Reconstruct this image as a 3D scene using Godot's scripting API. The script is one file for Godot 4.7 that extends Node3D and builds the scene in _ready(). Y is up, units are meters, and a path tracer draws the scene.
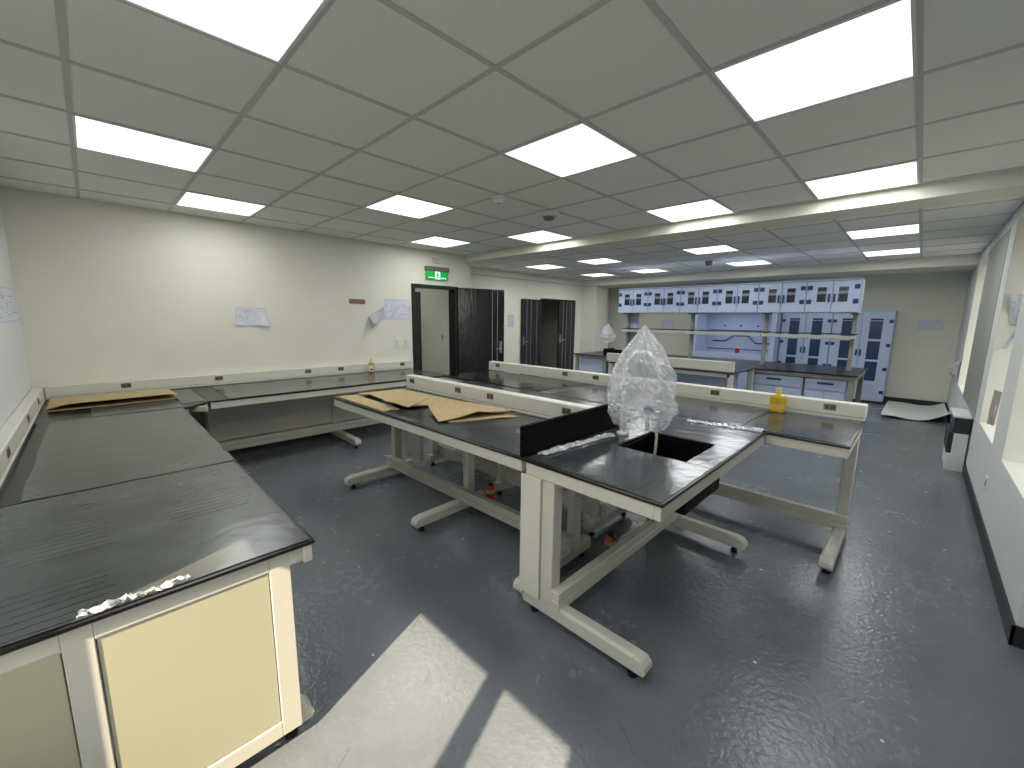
extends Node3D

const CH := 2.472        # underside of the ceiling grid
const TP := 0.605        # ceiling tile pitch
const LX := -1.337       # ceiling lattice
const LZ := -1.2455
const FZ := -5.93        # lattice of the rear ceiling field
const WT := 0.74         # height of the wall benches
const IT := 0.81         # height of the island benches
const XL := -5.36        # left wall
const XR := 0.475        # window wall
const ZN := 0.41         # near wall
const ZB := -10.54       # back wall

var M := {}
var taken := {}

# ---------------------------------------------------------------- helpers
func numbered(n: String) -> String:
	if not taken.has(n):
		taken[n] = 0
		return n
	taken[n] += 1
	return "%s_%03d" % [n, taken[n]]

func new_st() -> SurfaceTool:
	var st := SurfaceTool.new()
	st.begin(Mesh.PRIMITIVE_TRIANGLES)
	return st

func tri(st: SurfaceTool, a: Vector3, b: Vector3, c: Vector3, out: Vector3, ua := Vector2.ZERO, ub := Vector2.ZERO, uc := Vector2.ZERO) -> void:
	var n := (b - a).cross(c - a)
	if n.length_squared() < 1e-16:
		return
	n = n.normalized()
	if n.dot(out) < 0.0:
		n = -n
	else:
		var t := b
		b = c
		c = t
		var u := ub
		ub = uc
		uc = u
	for k in 3:
		st.set_normal(n)
		st.set_uv([ua, ub, uc][k])
		st.add_vertex([a, b, c][k])

func quad(st: SurfaceTool, a: Vector3, b: Vector3, c: Vector3, d: Vector3, out: Vector3) -> void:
	var ua := Vector2(0, 0)
	var ub := Vector2(1, 0)
	var uc := Vector2(1, 1)
	var ud := Vector2(0, 1)
	tri(st, a, b, c, out, ua, ub, uc)
	tri(st, a, c, d, out, ua, uc, ud)

# box given by two corners, with chamfered edges
func bx(st: SurfaceTool, lo: Vector3, hi: Vector3, bev := 0.0, tf := Transform3D.IDENTITY) -> void:
	var a := Vector3(minf(lo.x, hi.x), minf(lo.y, hi.y), minf(lo.z, hi.z))
	var b := Vector3(maxf(lo.x, hi.x), maxf(lo.y, hi.y), maxf(lo.z, hi.z))
	var c := (a + b) * 0.5
	var h := (b - a) * 0.5
	var e := minf(bev, 0.45 * minf(h.x, minf(h.y, h.z)))
	for ax in 3:
		var u := (ax + 1) % 3
		var v := (ax + 2) % 3
		for s in [-1.0, 1.0]:
			var p := []
			for q in [[-1, -1], [1, -1], [1, 1], [-1, 1]]:
				var w := Vector3.ZERO
				w[ax] = s * h[ax]
				w[u] = q[0] * (h[u] - e)
				w[v] = q[1] * (h[v] - e)
				p.append(tf * (c + w))
			var o := Vector3.ZERO
			o[ax] = s
			quad(st, p[0], p[1], p[2], p[3], tf.basis * o)
	if e <= 0.0:
		return
	for ax in 3:
		var u := (ax + 1) % 3
		var v := (ax + 2) % 3
		for su in [-1.0, 1.0]:
			for sv in [-1.0, 1.0]:
				var p := []
				for q in [[-1, 0], [1, 0], [1, 1], [-1, 1]]:
					var w := Vector3.ZERO
					w[ax] = q[0] * (h[ax] - e)
					w[u] = su * (h[u] - (e if q[1] == 1 else 0.0))
					w[v] = sv * (h[v] - (0.0 if q[1] == 1 else e))
					p.append(tf * (c + w))
				var o := Vector3.ZERO
				o[u] = su
				o[v] = sv
				quad(st, p[0], p[1], p[2], p[3], tf.basis * o)
	for sx in [-1.0, 1.0]:
		for sy in [-1.0, 1.0]:
			for sz in [-1.0, 1.0]:
				var s3 := Vector3(sx, sy, sz)
				var k := c + s3 * h
				tri(st, tf * (k - Vector3(0, sy * e, sz * e)), tf * (k - Vector3(sx * e, 0, sz * e)), tf * (k - Vector3(sx * e, sy * e, 0)), tf.basis * s3)

func lathe(st: SurfaceTool, o: Vector3, prof: Array, seg := 20, sq := Vector2(1, 1)) -> void:
	for i in prof.size() - 1:
		var r0: float = prof[i][0]
		var y0: float = prof[i][1]
		var r1: float = prof[i + 1][0]
		var y1: float = prof[i + 1][1]
		var sl := Vector2(y1 - y0, r0 - r1).normalized()
		for k in seg:
			var a0 := TAU * k / seg
			var a1 := TAU * (k + 1) / seg
			var d0 := Vector3(cos(a0) * sq.x, 0, sin(a0) * sq.y)
			var d1 := Vector3(cos(a1) * sq.x, 0, sin(a1) * sq.y)
			var P := [o + d0 * r0 + Vector3(0, y0, 0), o + d1 * r0 + Vector3(0, y0, 0), o + d1 * r1 + Vector3(0, y1, 0), o + d0 * r1 + Vector3(0, y1, 0)]
			var N0 := (d0.normalized() * sl.x + Vector3(0, sl.y, 0)).normalized()
			var N1 := (d1.normalized() * sl.x + Vector3(0, sl.y, 0)).normalized()
			var NN := [N0, N1, N1, N0]
			for t in [[0, 1, 2], [0, 2, 3]]:
				for q in t:
					st.set_normal(NN[q])
					st.set_uv(Vector2(float(k) / seg, y0))
					st.add_vertex(P[q])

func tube(st: SurfaceTool, pts: Array, r: float, seg := 10) -> void:
	var rings := []
	var up := Vector3(0.13, 0.98, 0.11).normalized()
	for i in pts.size():
		var d: Vector3 = (pts[mini(i + 1, pts.size() - 1)] - pts[maxi(i - 1, 0)]).normalized()
		if absf(d.dot(up)) > 0.97:
			up = Vector3(0.95, 0.1, 0.28).normalized()
		var u := d.cross(up).normalized()
		up = u.cross(d).normalized()
		var ring := []
		for k in seg:
			var a := TAU * k / seg
			ring.append([pts[i] + (u * cos(a) + up * sin(a)) * r, u * cos(a) + up * sin(a)])
		rings.append(ring)
	for i in pts.size() - 1:
		for k in seg:
			var k2 := (k + 1) % seg
			var Q := [rings[i][k], rings[i][k2], rings[i + 1][k2], rings[i + 1][k]]
			var fn: Vector3 = (Q[1][0] - Q[0][0]).cross(Q[2][0] - Q[0][0])
			var ord := [[0, 1, 2], [0, 2, 3]] if fn.dot(Q[0][1]) < 0 else [[0, 2, 1], [0, 3, 2]]
			for t in ord:
				for q in t:
					st.set_normal(Q[q][1])
					st.set_uv(Vector2.ZERO)
					st.add_vertex(Q[q][0])
	for e in [0, pts.size() - 1]:
		for k in seg:
			var o: Vector3 = (pts[0] - pts[1]) if e == 0 else (pts[e] - pts[e - 1])
			tri(st, pts[e], rings[e][k][0], rings[e][(k + 1) % seg][0], o)

# a closed sheet: top surface from a grid of points, given thickness downwards along "down"
func sheet(st: SurfaceTool, g: Array, th: Vector3, smooth_n := true) -> void:
	var nu: int = g.size()
	var nv: int = g[0].size()
	var nrm := []
	for i in nu:
		var row := []
		for j in nv:
			var du: Vector3 = g[mini(i + 1, nu - 1)][j] - g[maxi(i - 1, 0)][j]
			var dv: Vector3 = g[i][mini(j + 1, nv - 1)] - g[i][maxi(j - 1, 0)]
			var n := du.cross(dv).normalized()
			if n.dot(th) > 0:
				n = -n
			row.append(n)
		nrm.append(row)
	for side in [0, 1]:
		for i in nu - 1:
			for j in nv - 1:
				var I := [[i, j], [i + 1, j], [i + 1, j + 1], [i, j + 1]]
				for t in [[0, 1, 2], [0, 2, 3]]:
					var P := []
					for q in t:
						P.append(g[I[q][0]][I[q][1]] + (th if side == 1 else Vector3.ZERO))
					var fn: Vector3 = (P[1] - P[0]).cross(P[2] - P[0])
					var want: Vector3 = th if side == 1 else -th
					var tt: Array = t if fn.dot(want) < 0 else [t[0], t[2], t[1]]
					for q in tt:
						var ij: Array = I[q]
						st.set_normal(nrm[ij[0]][ij[1]] * (-1.0 if side == 1 else 1.0))
						st.set_uv(Vector2(float(ij[0]) / (nu - 1), float(ij[1]) / (nv - 1)))
						st.add_vertex(g[ij[0]][ij[1]] + (th if side == 1 else Vector3.ZERO))
	var rim := []
	for i in nu: rim.append([i, 0])
	for j in range(1, nv): rim.append([nu - 1, j])
	for i in range(nu - 2, -1, -1): rim.append([i, nv - 1])
	for j in range(nv - 2, 0, -1): rim.append([0, j])
	var mid: Vector3 = g[nu / 2][nv / 2]
	for k in rim.size():
		var p: Vector3 = g[rim[k][0]][rim[k][1]]
		var q2: Array = rim[(k + 1) % rim.size()]
		var q: Vector3 = g[q2[0]][q2[1]]
		quad(st, p, q, q + th, p + th, (p + q) * 0.5 - mid)

func obj(called: String, st: SurfaceTool, mat: Material, parent: Node3D = null) -> MeshInstance3D:
	var o := MeshInstance3D.new()
	o.mesh = st.commit()
	o.material_override = mat
	if parent == null:
		o.name = numbered(called)
		add_child(o, true)
	else:
		o.name = called
		parent.add_child(o, true)
	return o

func inst(called: String, mesh: Mesh, mat: Material, parent: Node3D, at: Vector3) -> MeshInstance3D:
	var o := MeshInstance3D.new()
	o.mesh = mesh
	o.material_override = mat
	o.name = called
	parent.add_child(o, true)
	o.position = at
	return o

func tag(o: Node3D, label: String, category: String, group := "") -> void:
	o.set_meta("label", label)
	o.set_meta("category", category)
	if group != "":
		o.set_meta("group", group)

func thing(called: String, label: String, category: String, at := Vector3.ZERO, turn := 0.0, group := "") -> Node3D:
	var o := Node3D.new()
	o.name = numbered(called)
	add_child(o, true)
	o.position = at
	o.rotation.y = turn
	tag(o, label, category, group)
	return o

func structure(called: String, label := "") -> Node3D:
	var o := Node3D.new()
	o.name = called
	add_child(o, true)
	o.set_meta("kind", "structure")
	if label != "":
		o.set_meta("label", label)
	return o

func box_part(called: String, lo: Vector3, hi: Vector3, mat: Material, parent: Node3D, bev := 0.002) -> MeshInstance3D:
	var st := new_st()
	bx(st, lo, hi, bev)
	return obj(called, st, mat, parent)

# ---------------------------------------------------------------- textures and materials
func noise_img(sd: int, freq: float, oct: int, size: int, kind := FastNoiseLite.TYPE_SIMPLEX_SMOOTH) -> Image:
	var n := FastNoiseLite.new()
	n.seed = sd
	n.noise_type = kind
	n.frequency = freq
	n.fractal_octaves = oct
	return n.get_seamless_image(size, size)

func tex(img: Image) -> ImageTexture:
	return ImageTexture.create_from_image(img)

func color_tex(sd: int, freq: float, oct: int, size: int, a: Color, b: Color, contrast := 1.0) -> ImageTexture:
	var src := noise_img(sd, freq, oct, size)
	var fine := noise_img(sd + 7, 0.2, 2, size)
	var im := Image.create(size, size, false, Image.FORMAT_RGB8)
	for y in size:
		for x in size:
			var t := clampf(0.5 + (src.get_pixel(x, y).r - 0.5) * contrast + (fine.get_pixel(x, y).r - 0.5) * 0.35, 0.0, 1.0)
			im.set_pixel(x, y, a.lerp(b, t))
	return tex(im)

func normal_tex(img: Image, strength: float) -> ImageTexture:
	var im := img.duplicate()
	im.convert(Image.FORMAT_RGBA8)
	im.bump_map_to_normal_map(strength)
	return tex(im)

func mat(c: Color, rough := 0.5, metal := 0.0) -> StandardMaterial3D:
	var m := StandardMaterial3D.new()
	m.albedo_color = c
	m.roughness = rough
	m.metallic = metal
	return m

func triplanar(m: StandardMaterial3D, per_metre: float) -> void:
	m.uv1_triplanar = true
	m.uv1_world_triplanar = true
	m.uv1_scale = Vector3.ONE * per_metre

func film_img(sd: int, base: Color, marks: float) -> Image:
	var size := 1024
	var rng := RandomNumberGenerator.new()
	rng.seed = sd
	var a := noise_img(sd, 0.004, 4, size)
	var im := Image.create(size, size, false, Image.FORMAT_RGB8)
	for y in size:
		for x in size:
			var t := 0.84 + 0.32 * a.get_pixel(x, y).r
			im.set_pixel(x, y, Color(base.r * t, base.g * t, base.b * t))
	# blocks of dark printed rows on the film
	if marks > 0.0:
		for cy in 3:
			for cx in 3:
				if rng.randf() < 0.2:
					continue
				var bx0 := cx * 341 + rng.randi_range(10, 50)
				var by0 := cy * 341 + rng.randi_range(10, 60)
				for row in rng.randi_range(6, 9):
					var x0 := bx0 + rng.randi_range(-14, 14)
					var ln := rng.randi_range(150, 270)
					var k := lerpf(1.0, rng.randf_range(0.3, 0.7), marks)
					for x in range(maxi(0, x0), mini(size, x0 + ln)):
						if rng.randf() < 0.1:
							continue
						for w in 4:
							var p := Vector2i((by0 + row * 30 + w + int(1.5 * sin(x * 0.03 + row))) % size, x)
							var c := im.get_pixelv(p)
							im.set_pixelv(p, Color(c.r * k, c.g * k, c.b * k))
				if rng.randf() < 0.4:
					for s in 60:
						var q := Vector2i(clampi(by0 + 150 + rng.randi_range(-9, 9), 0, size - 4), clampi(bx0 + 60 + rng.randi_range(-30, 30), 0, size - 4))
						im.fill_rect(Rect2i(q, Vector2i(3, 3)), Color(0.05, 0.05, 0.055))
	return im

func paper_tex(sd: int, tint: Color) -> ImageTexture:
	var rng := RandomNumberGenerator.new()
	rng.seed = sd
	var im := Image.create(192, 128, false, Image.FORMAT_RGB8)
	im.fill(tint)
	for k in 26:
		var g := tint.darkened(rng.randf_range(0.12, 0.4))
		if rng.randf() < 0.55:
			im.fill_rect(Rect2i(rng.randi_range(8, 140), rng.randi_range(10, 112), rng.randi_range(14, 50), 2), g)
		else:
			im.fill_rect(Rect2i(rng.randi_range(10, 180), rng.randi_range(8, 80), 2, rng.randi_range(10, 40)), g)
	for r in [Rect2i(5, 5, 182, 1), Rect2i(5, 122, 182, 1), Rect2i(5, 5, 1, 118), Rect2i(186, 5, 1, 118)]:
		im.fill_rect(r, tint.darkened(0.35))
	return tex(im)

func make_materials() -> void:
	var m := mat(Color.WHITE, 0.85)
	m.albedo_texture = color_tex(3, 0.006, 4, 512, Color(0.865, 0.86, 0.8), Color(0.885, 0.88, 0.825))
	triplanar(m, 0.5)
	M.wall = m
	m = mat(Color(0.83, 0.84, 0.83), 0.85)
	M.wall_white = m
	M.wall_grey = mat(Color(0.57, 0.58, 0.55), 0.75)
	m = mat(Color.WHITE, 0.95)
	m.albedo_texture = color_tex(11, 0.12, 2, 512, Color(0.9, 0.9, 0.88), Color(0.94, 0.94, 0.92), 1.6)
	triplanar(m, 1.6)
	M.tile = m
	M.tile_bar = mat(Color(0.76, 0.76, 0.74), 0.6)
	# epoxy floor with trowel marks
	m = mat(Color.WHITE, 1.0)
	var size := 1024
	var a := noise_img(21, 0.003, 4, size)
	var b := noise_img(22, 0.03, 3, size)
	var dust := noise_img(23, 0.25, 1, size)
	var im := Image.create(size, size, false, Image.FORMAT_RGB8)
	var ri := Image.create(size, size, false, Image.FORMAT_RGB8)
	var rng := RandomNumberGenerator.new()
	rng.seed = 4
	for y in size:
		for x in size:
			var t := 0.93 + 0.1 * a.get_pixel(x, y).r + 0.04 * (b.get_pixel(x, y).r - 0.5)
			var c := Color(0.425 * t, 0.443 * t, 0.462 * t)
			if dust.get_pixel(x, y).r > 0.86:
				c = c.lerp(Color(0.66, 0.66, 0.64), 0.05)
			im.set_pixel(x, y, c)
			var r := 0.24 + 0.07 * (b.get_pixel(x, y).r - 0.5) + 0.08 * (a.get_pixel(x, y).r - 0.5)
			ri.set_pixel(x, y, Color(r, r, r))
	for k in 60:
		var p := Vector2(rng.randi_range(0, size - 1), rng.randi_range(0, size - 1))
		var d := Vector2.from_angle(rng.randf() * TAU)
		for s in rng.randi_range(8, 50):
			p += d
			d = d.rotated(rng.randf_range(-0.06, 0.06))
			var q := Vector2i(int(p.x) & (size - 1), int(p.y) & (size - 1))
			im.set_pixelv(q, im.get_pixelv(q).lerp(Color(0.2, 0.2, 0.21), 0.5))
	m.albedo_texture = tex(im)
	m.roughness_texture = tex(ri)
	m.normal_enabled = true
	var warp := FastNoiseLite.new()
	warp.seed = 31
	warp.frequency = 0.065
	warp.fractal_octaves = 3
	warp.domain_warp_enabled = true
	warp.domain_warp_amplitude = 40.0
	warp.domain_warp_frequency = 0.008
	m.normal_texture = normal_tex(warp.get_seamless_image(size, size), 3.0)
	m.normal_scale = 0.2
	triplanar(m, 0.42)
	M.floor = m
	M.skirting = mat(Color(0.14, 0.155, 0.175), 0.45)
	# bench parts
	M.steel = mat(Color(0.785, 0.77, 0.72), 0.42)
	M.steel_panel = mat(Color(0.69, 0.675, 0.575), 0.5)
	M.rail_grey = mat(Color(0.74, 0.74, 0.7), 0.4)
	M.rack = mat(Color(0.58, 0.57, 0.53), 0.4)
	M.groove = mat(Color(0.32, 0.31, 0.28), 0.6)
	M.slab = mat(Color(0.055, 0.058, 0.062), 0.28)
	M.black = mat(Color(0.02, 0.02, 0.022), 0.55)
	M.black.metallic_specular = 0.25
	M.rubber = mat(Color(0.03, 0.03, 0.03), 0.6)
	M.rail = mat(Color(0.825, 0.815, 0.765), 0.4)
	M.socket = mat(Color(0.46, 0.44, 0.38), 0.35, 0.3)
	M.slot = mat(Color(0.27, 0.26, 0.22), 0.5)
	M.hole = mat(Color(0.1, 0.1, 0.09), 0.5)
	var wr := noise_img(41, 0.012, 4, 512)
	var wr_n := normal_tex(wr, 3.0)
	for f in [["film_grey", Color(0.29, 0.303, 0.295), 0.23, 1.0], ["film_dark", Color(0.225, 0.237, 0.247), 0.16, 0.6], ["film_bare", Color(0.095, 0.1, 0.105), 0.14, 0.0]]:
		m = mat(Color.WHITE, f[2])
		m.albedo_texture = tex(film_img(50 + M.size(), f[1], f[3]))
		m.normal_enabled = true
		m.normal_texture = wr_n
		m.normal_scale = 0.16
		triplanar(m, 0.8)
		M[f[0]] = m
	# cabinets
	M.pp = mat(Color(0.71, 0.765, 0.87), 0.32)
	M.pp_door = mat(Color(0.73, 0.785, 0.885), 0.28)
	M.pp_seam = mat(Color(0.5, 0.55, 0.64), 0.5)
	M.blue = mat(Color(0.13, 0.2, 0.45), 0.35)
	M.pane_blue = mat(Color(0.2, 0.27, 0.4), 0.12)
	M.pane_dark = mat(Color(0.17, 0.2, 0.25), 0.1)
	# doors
	M.frame_black = mat(Color(0.035, 0.033, 0.033), 0.4)
	m = mat(Color(0.12, 0.115, 0.12), 0.12)
	m.normal_enabled = true
	m.normal_texture = normal_tex(noise_img(61, 0.012, 3, 512), 3.0)
	m.normal_scale = 0.35
	m.uv1_triplanar = true
	m.uv1_world_triplanar = true
	m.uv1_scale = Vector3(3.0, 0.5, 3.0)
	M.leaf = m
	M.leaf_plain = mat(Color(0.16, 0.16, 0.17), 0.22)
	M.tape = mat(Color(0.55, 0.55, 0.55), 0.4)
	M.chrome = mat(Color(0.75, 0.75, 0.76), 0.2, 1.0)
	m = mat(Color(0.9, 0.95, 0.93, 0.08), 0.02)
	m.transparency = BaseMaterial3D.TRANSPARENCY_ALPHA
	M.glass = m
	M.alu = mat(Color(0.72, 0.72, 0.7), 0.4, 0.2)
	# small things
	m = mat(Color.WHITE, 0.9)
	m.albedo_texture = color_tex(71, 0.02, 3, 512, Color(0.665, 0.585, 0.425), Color(0.73, 0.65, 0.49))
	triplanar(m, 1.4)
	M.card = m
	m = mat(Color(0.93, 0.94, 0.95, 0.27), 0.18)
	m.transparency = BaseMaterial3D.TRANSPARENCY_ALPHA
	m.normal_enabled = true
	m.normal_texture = normal_tex(noise_img(81, 0.03, 4, 512, FastNoiseLite.TYPE_CELLULAR), 8.0)
	m.normal_scale = 0.7
	triplanar(m, 3.0)
	M.bag = m
	M.white = mat(Color(0.86, 0.87, 0.87), 0.4)
	M.sheet = mat(Color(0.84, 0.86, 0.83), 0.6)
	M.hose = mat(Color(0.72, 0.69, 0.62), 0.35)
	M.yellow = mat(Color(0.76, 0.63, 0.1), 0.25)
	M.pale_yellow = mat(Color(0.85, 0.8, 0.42), 0.3)
	M.label = mat(Color(0.86, 0.74, 0.55), 0.5)
	M.label_yellow = mat(Color(0.82, 0.66, 0.3), 0.5)
	M.label_red = mat(Color(0.62, 0.12, 0.1), 0.5)
	M.oil = mat(Color(0.75, 0.69, 0.42), 0.15)
	M.orange = mat(Color(0.78, 0.3, 0.07), 0.35)
	M.brown = mat(Color(0.5, 0.36, 0.3), 0.5)
	M.cloth_white = mat(Color(0.74, 0.74, 0.76), 0.5)
	M.cloth = mat(Color(0.6, 0.56, 0.55), 0.8)
	m = mat(Color(0.95, 0.95, 0.95), 0.5)
	m.emission_enabled = true
	m.emission = Color(1.0, 1.0, 0.97)
	m.emission_energy_multiplier = 1.3
	M.diffuser = m
	m = mat(Color(0.05, 0.55, 0.25), 0.4)
	m.emission_enabled = true
	m.emission = Color(0.06, 0.55, 0.25)
	m.emission_energy_multiplier = 0.55
	M.exit_green = m
	m = mat(Color(0.9, 0.95, 0.9), 0.4)
	m.emission_enabled = true
	m.emission = Color(0.8, 1.0, 0.88)
	m.emission_energy_multiplier = 0.75
	M.exit_white = m

# ---------------------------------------------------------------- lights
const LAMP_E := 0.62

func light_panel(x: float, z: float, label: String, energy := LAMP_E, y := CH) -> void:
	var t := thing("ceiling_light_panel", label, "ceiling light", Vector3(x, y, z), 0.0, "square LED panels in the suspended ceiling")
	var st := new_st()
	var h := 0.297
	for s in [-1.0, 1.0]:
		bx(st, Vector3(-h, -0.004, s * h), Vector3(h, 0.012, s * (h - 0.012)))
		bx(st, Vector3(s * h, -0.004, -h + 0.012), Vector3(s * (h - 0.012), 0.012, h - 0.012))
	obj("frame", st, M.white, t)
	box_part("light_diffuser", Vector3(-h + 0.012, 0.0, -h + 0.012), Vector3(h - 0.012, 0.008, h - 0.012), M.diffuser, t, 0.0)
	var l := AreaLight3D.new()
	l.name = "panel_light"
	l.area_size = Vector2(0.56, 0.56)
	l.area_normalize_energy = true
	l.light_color = Color(0.985, 0.993, 1.0)
	l.light_energy = energy
	l.area_range = 16.0
	l.area_attenuation = 2.0
	l.shadow_enabled = true
	t.add_child(l)
	l.position = Vector3(0, -0.01, 0)
	l.rotation.x = -PI / 2

# ---------------------------------------------------------------- benches
# local frame: x runs along the length from 0 to length, the front edge is z = 0 facing +z, the back is z = -d
func bench(p: Dictionary) -> Node3D:
	var t := thing("lab_bench", p.label, "lab bench", p.at, p.turn, p.group)
	var L: float = p.length
	var d: float = p.d
	var T: float = p.T
	var st := new_st()
	if p.has("hole"):
		var h: Rect2 = p.hole   # x, z (from the back) of the cut-out
		bx(st, Vector3(0, T - 0.015, 0), Vector3(h.position.x, T, -d), 0.003)
		bx(st, Vector3(h.end.x, T - 0.015, 0), Vector3(L, T, -d), 0.003)
		bx(st, Vector3(h.position.x - 0.003, T - 0.015, 0), Vector3(h.end.x + 0.003, T, h.end.y), 0.003)
		bx(st, Vector3(h.position.x - 0.003, T - 0.015, h.position.y), Vector3(h.end.x + 0.003, T, -d), 0.003)
	elif p.get("chamfer", 0.0) > 0.0:
		var c: float = p.chamfer
		var P := [Vector3(0, 0, -d), Vector3(L, 0, -d), Vector3(L, 0, 0), Vector3(c, 0, 0), Vector3(0, 0, -c)]
		for k in range(1, 4):
			tri(st, P[0] + Vector3(0, T, 0), P[k] + Vector3(0, T, 0), P[k + 1] + Vector3(0, T, 0), Vector3.UP)
			tri(st, P[0] + Vector3(0, T - 0.015, 0), P[k] + Vector3(0, T - 0.015, 0), P[k + 1] + Vector3(0, T - 0.015, 0), Vector3.DOWN)
		for k in 5:
			var q0: Vector3 = P[k]
			var q1: Vector3 = P[(k + 1) % 5]
			quad(st, q0 + Vector3(0, T, 0), q1 + Vector3(0, T, 0), q1 + Vector3(0, T - 0.015, 0), q0 + Vector3(0, T - 0.015, 0), (q0 + q1) * 0.5 - Vector3(L / 2, 0, -d / 2))
	else:
		bx(st, Vector3(0, T - 0.015, 0), Vector3(L, T, -d), 0.004)
	obj("worktop", st, M.slab, t)
	# protective film still lying on the top
	var fr: Array = p.get("film", [])
	for f in fr:
		st = new_st()
		var rect: Rect2 = f[0]
		var nu := 14
		var nv := 8
		var rng := RandomNumberGenerator.new()
		rng.seed = int(L * 1000.0) + int(rect.position.x * 77.0)
		var g := []
		for i in nu + 1:
			var row := []
			for j in nv + 1:
				var q := Vector3(rect.position.x + rect.size.x * i / nu, T + 0.0025 + rng.randf() * 0.0008, rect.position.y + rect.size.y * j / nv)
				if i in [0, nu]: q.x += rng.randf_range(-0.004, 0.004) * f[2]
				if j in [0, nv]: q.z += rng.randf_range(-0.004, 0.004) * f[2]
				row.append(q)
			g.append(row)
		sheet(st, g, Vector3(0, -0.0015, 0))
		obj("protective_film", st, M[f[1]], t)
	# rails under the top
	var y1 := T - 0.015
	var y0 := T - 0.075
	if p.get("chamfer", 0.0) > 0.0:
		var c2: float = p.chamfer
		box_part("front_rail", Vector3(c2, y0, -0.012), Vector3(L, y1, -0.04), M.steel, t, 0.003)
		st = new_st()
		var tf := Transform3D(Basis(Vector3.UP, PI / 4), Vector3(c2 * 0.5, 0, -c2 * 0.5) + Vector3(0.022, 0, -0.022))
		bx(st, Vector3(-c2 * 0.62, y0 + 0.012, 0), Vector3(c2 * 0.62, y1, -0.02), 0.003, tf)
		obj("front_rail", st, M.steel, t)
		box_part("side_rail", Vector3(0.012, y0, -c2), Vector3(0.04, y1, -d + 0.02), M.steel, t, 0.003)
	else:
		box_part("front_rail", Vector3(0.006, y0, -0.008), Vector3(L - 0.006, y1, -0.036), M.steel, t, 0.003)
		for x in [p.get("inset", 0.006), L - 0.034]:
			box_part("side_rail", Vector3(x, y0, -0.036), Vector3(x + 0.028, y1, -d + 0.03), M.steel, t, 0.003)
	box_part("back_rail", Vector3(0.034, y0, -d + 0.03), Vector3(L - 0.034, y1, -d + 0.002), M.steel, t, 0.003)
	# C-shaped legs
	var pz1: float = -d + 0.02
	var pz0: float = -d + p.get("post", 0.2)
	for x in p.legs:
		st = new_st()
		var w: float = p.get("leg_w", 0.042)
		if p.get("wide", false):
			bx(st, Vector3(x - w, 0.1, pz1), Vector3(x + w, y0, pz0 - 0.072), 0.004)
		bx(st, Vector3(x - w + 0.008, 0.1, pz0 - 0.072), Vector3(x + w - 0.008, y0, pz0), 0.004)
		bx(st, Vector3(x - 0.03, y0 - 0.001, pz1), Vector3(x + 0.03, y0 + 0.04, -0.05), 0.004)
		var leg := obj("leg", st, M.steel, t)
		st = new_st()
		foot_bar(st, x, pz1)
		obj("foot", st, M.steel, leg)
		for z in [pz1 + 0.05, -0.1]:
			st = new_st()
			lathe(st, Vector3(x, 0, z), [[0.0, 0.0], [0.021, 0.0], [0.021, 0.014], [0.012, 0.018], [0.012, 0.05], [0.0, 0.05]], 12)
			obj("levelling_foot", st, M.rubber, leg)
	if p.get("beam", true):
		var xs: Array = p.legs
		var bz := pz0 + 0.002
		var xe: float = p.get("beam_end", xs[-1] + 0.04)
		st = new_st()
		bx(st, Vector3(xs[0] - 0.04, 0.1, bz), Vector3(xe, 0.148, bz + 0.05), 0.004)
		bx(st, Vector3(xs[0] - 0.04, 0.152, bz), Vector3(xe, 0.2, bz + 0.05), 0.004)
		bx(st, Vector3(xs[0] - 0.036, 0.14, bz + 0.002), Vector3(xe - 0.004, 0.16, bz + 0.044))
		obj("lower_beam", st, M.steel, t)
	if p.get("cover", false):
		box_part("cable_cover", Vector3(p.legs[0] + 0.05, 0.2, pz0 - 0.1), Vector3(p.legs[0] + 0.3, y0, pz0 - 0.13), M.steel, t)
	if p.get("back_panel", false):
		box_part("back_panel", Vector3(0.05, 0.2, pz0 - 0.02), Vector3(L - 0.05, y0, pz0 - 0.035), M.steel, t)
	return t

# foot of a leg: a bar with a chamfered top edge and a rounded nose at the front
func foot_bar(st: SurfaceTool, x: float, zb: float) -> void:
	var prof := [[zb, 0.048], [zb - 0.008, 0.07], [zb, 0.118], [-0.085, 0.118], [-0.052, 0.104], [-0.034, 0.084], [-0.03, 0.064], [-0.038, 0.048]]
	var w := 0.034
	for s in [-1.0, 1.0]:
		for k in range(1, prof.size() - 1):
			var P := []
			for q in [prof[0], prof[k], prof[k + 1]]:
				P.append(Vector3(x + s * w, minf(q[1], 0.106), q[0]))
			tri(st, P[0], P[1], P[2], Vector3(s, 0, 0))
	var mid := Vector3(x, 0.08, zb * 0.5)
	for k in prof.size():
		var a: Array = prof[k]
		var b: Array = prof[(k + 1) % prof.size()]
		for s in [[-w, -w + 0.012], [-w + 0.012, w - 0.012], [w - 0.012, w]]:
			var ya0 := minf(a[1], 0.106) if absf(s[0]) == w else a[1] as float
			var ya1 := minf(a[1], 0.106) if absf(s[1]) == w else a[1] as float
			var yb0 := minf(b[1], 0.106) if absf(s[0]) == w else b[1] as float
			var yb1 := minf(b[1], 0.106) if absf(s[1]) == w else b[1] as float
			var p0 := Vector3(x + s[0], ya0, a[0])
			var p1 := Vector3(x + s[1], ya1, a[0])
			var p2 := Vector3(x + s[1], yb1, b[0])
			var p3 := Vector3(x + s[0], yb0, b[0])
			quad(st, p0, p1, p2, p3, (p0 + p2) * 0.5 - mid)

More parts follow.
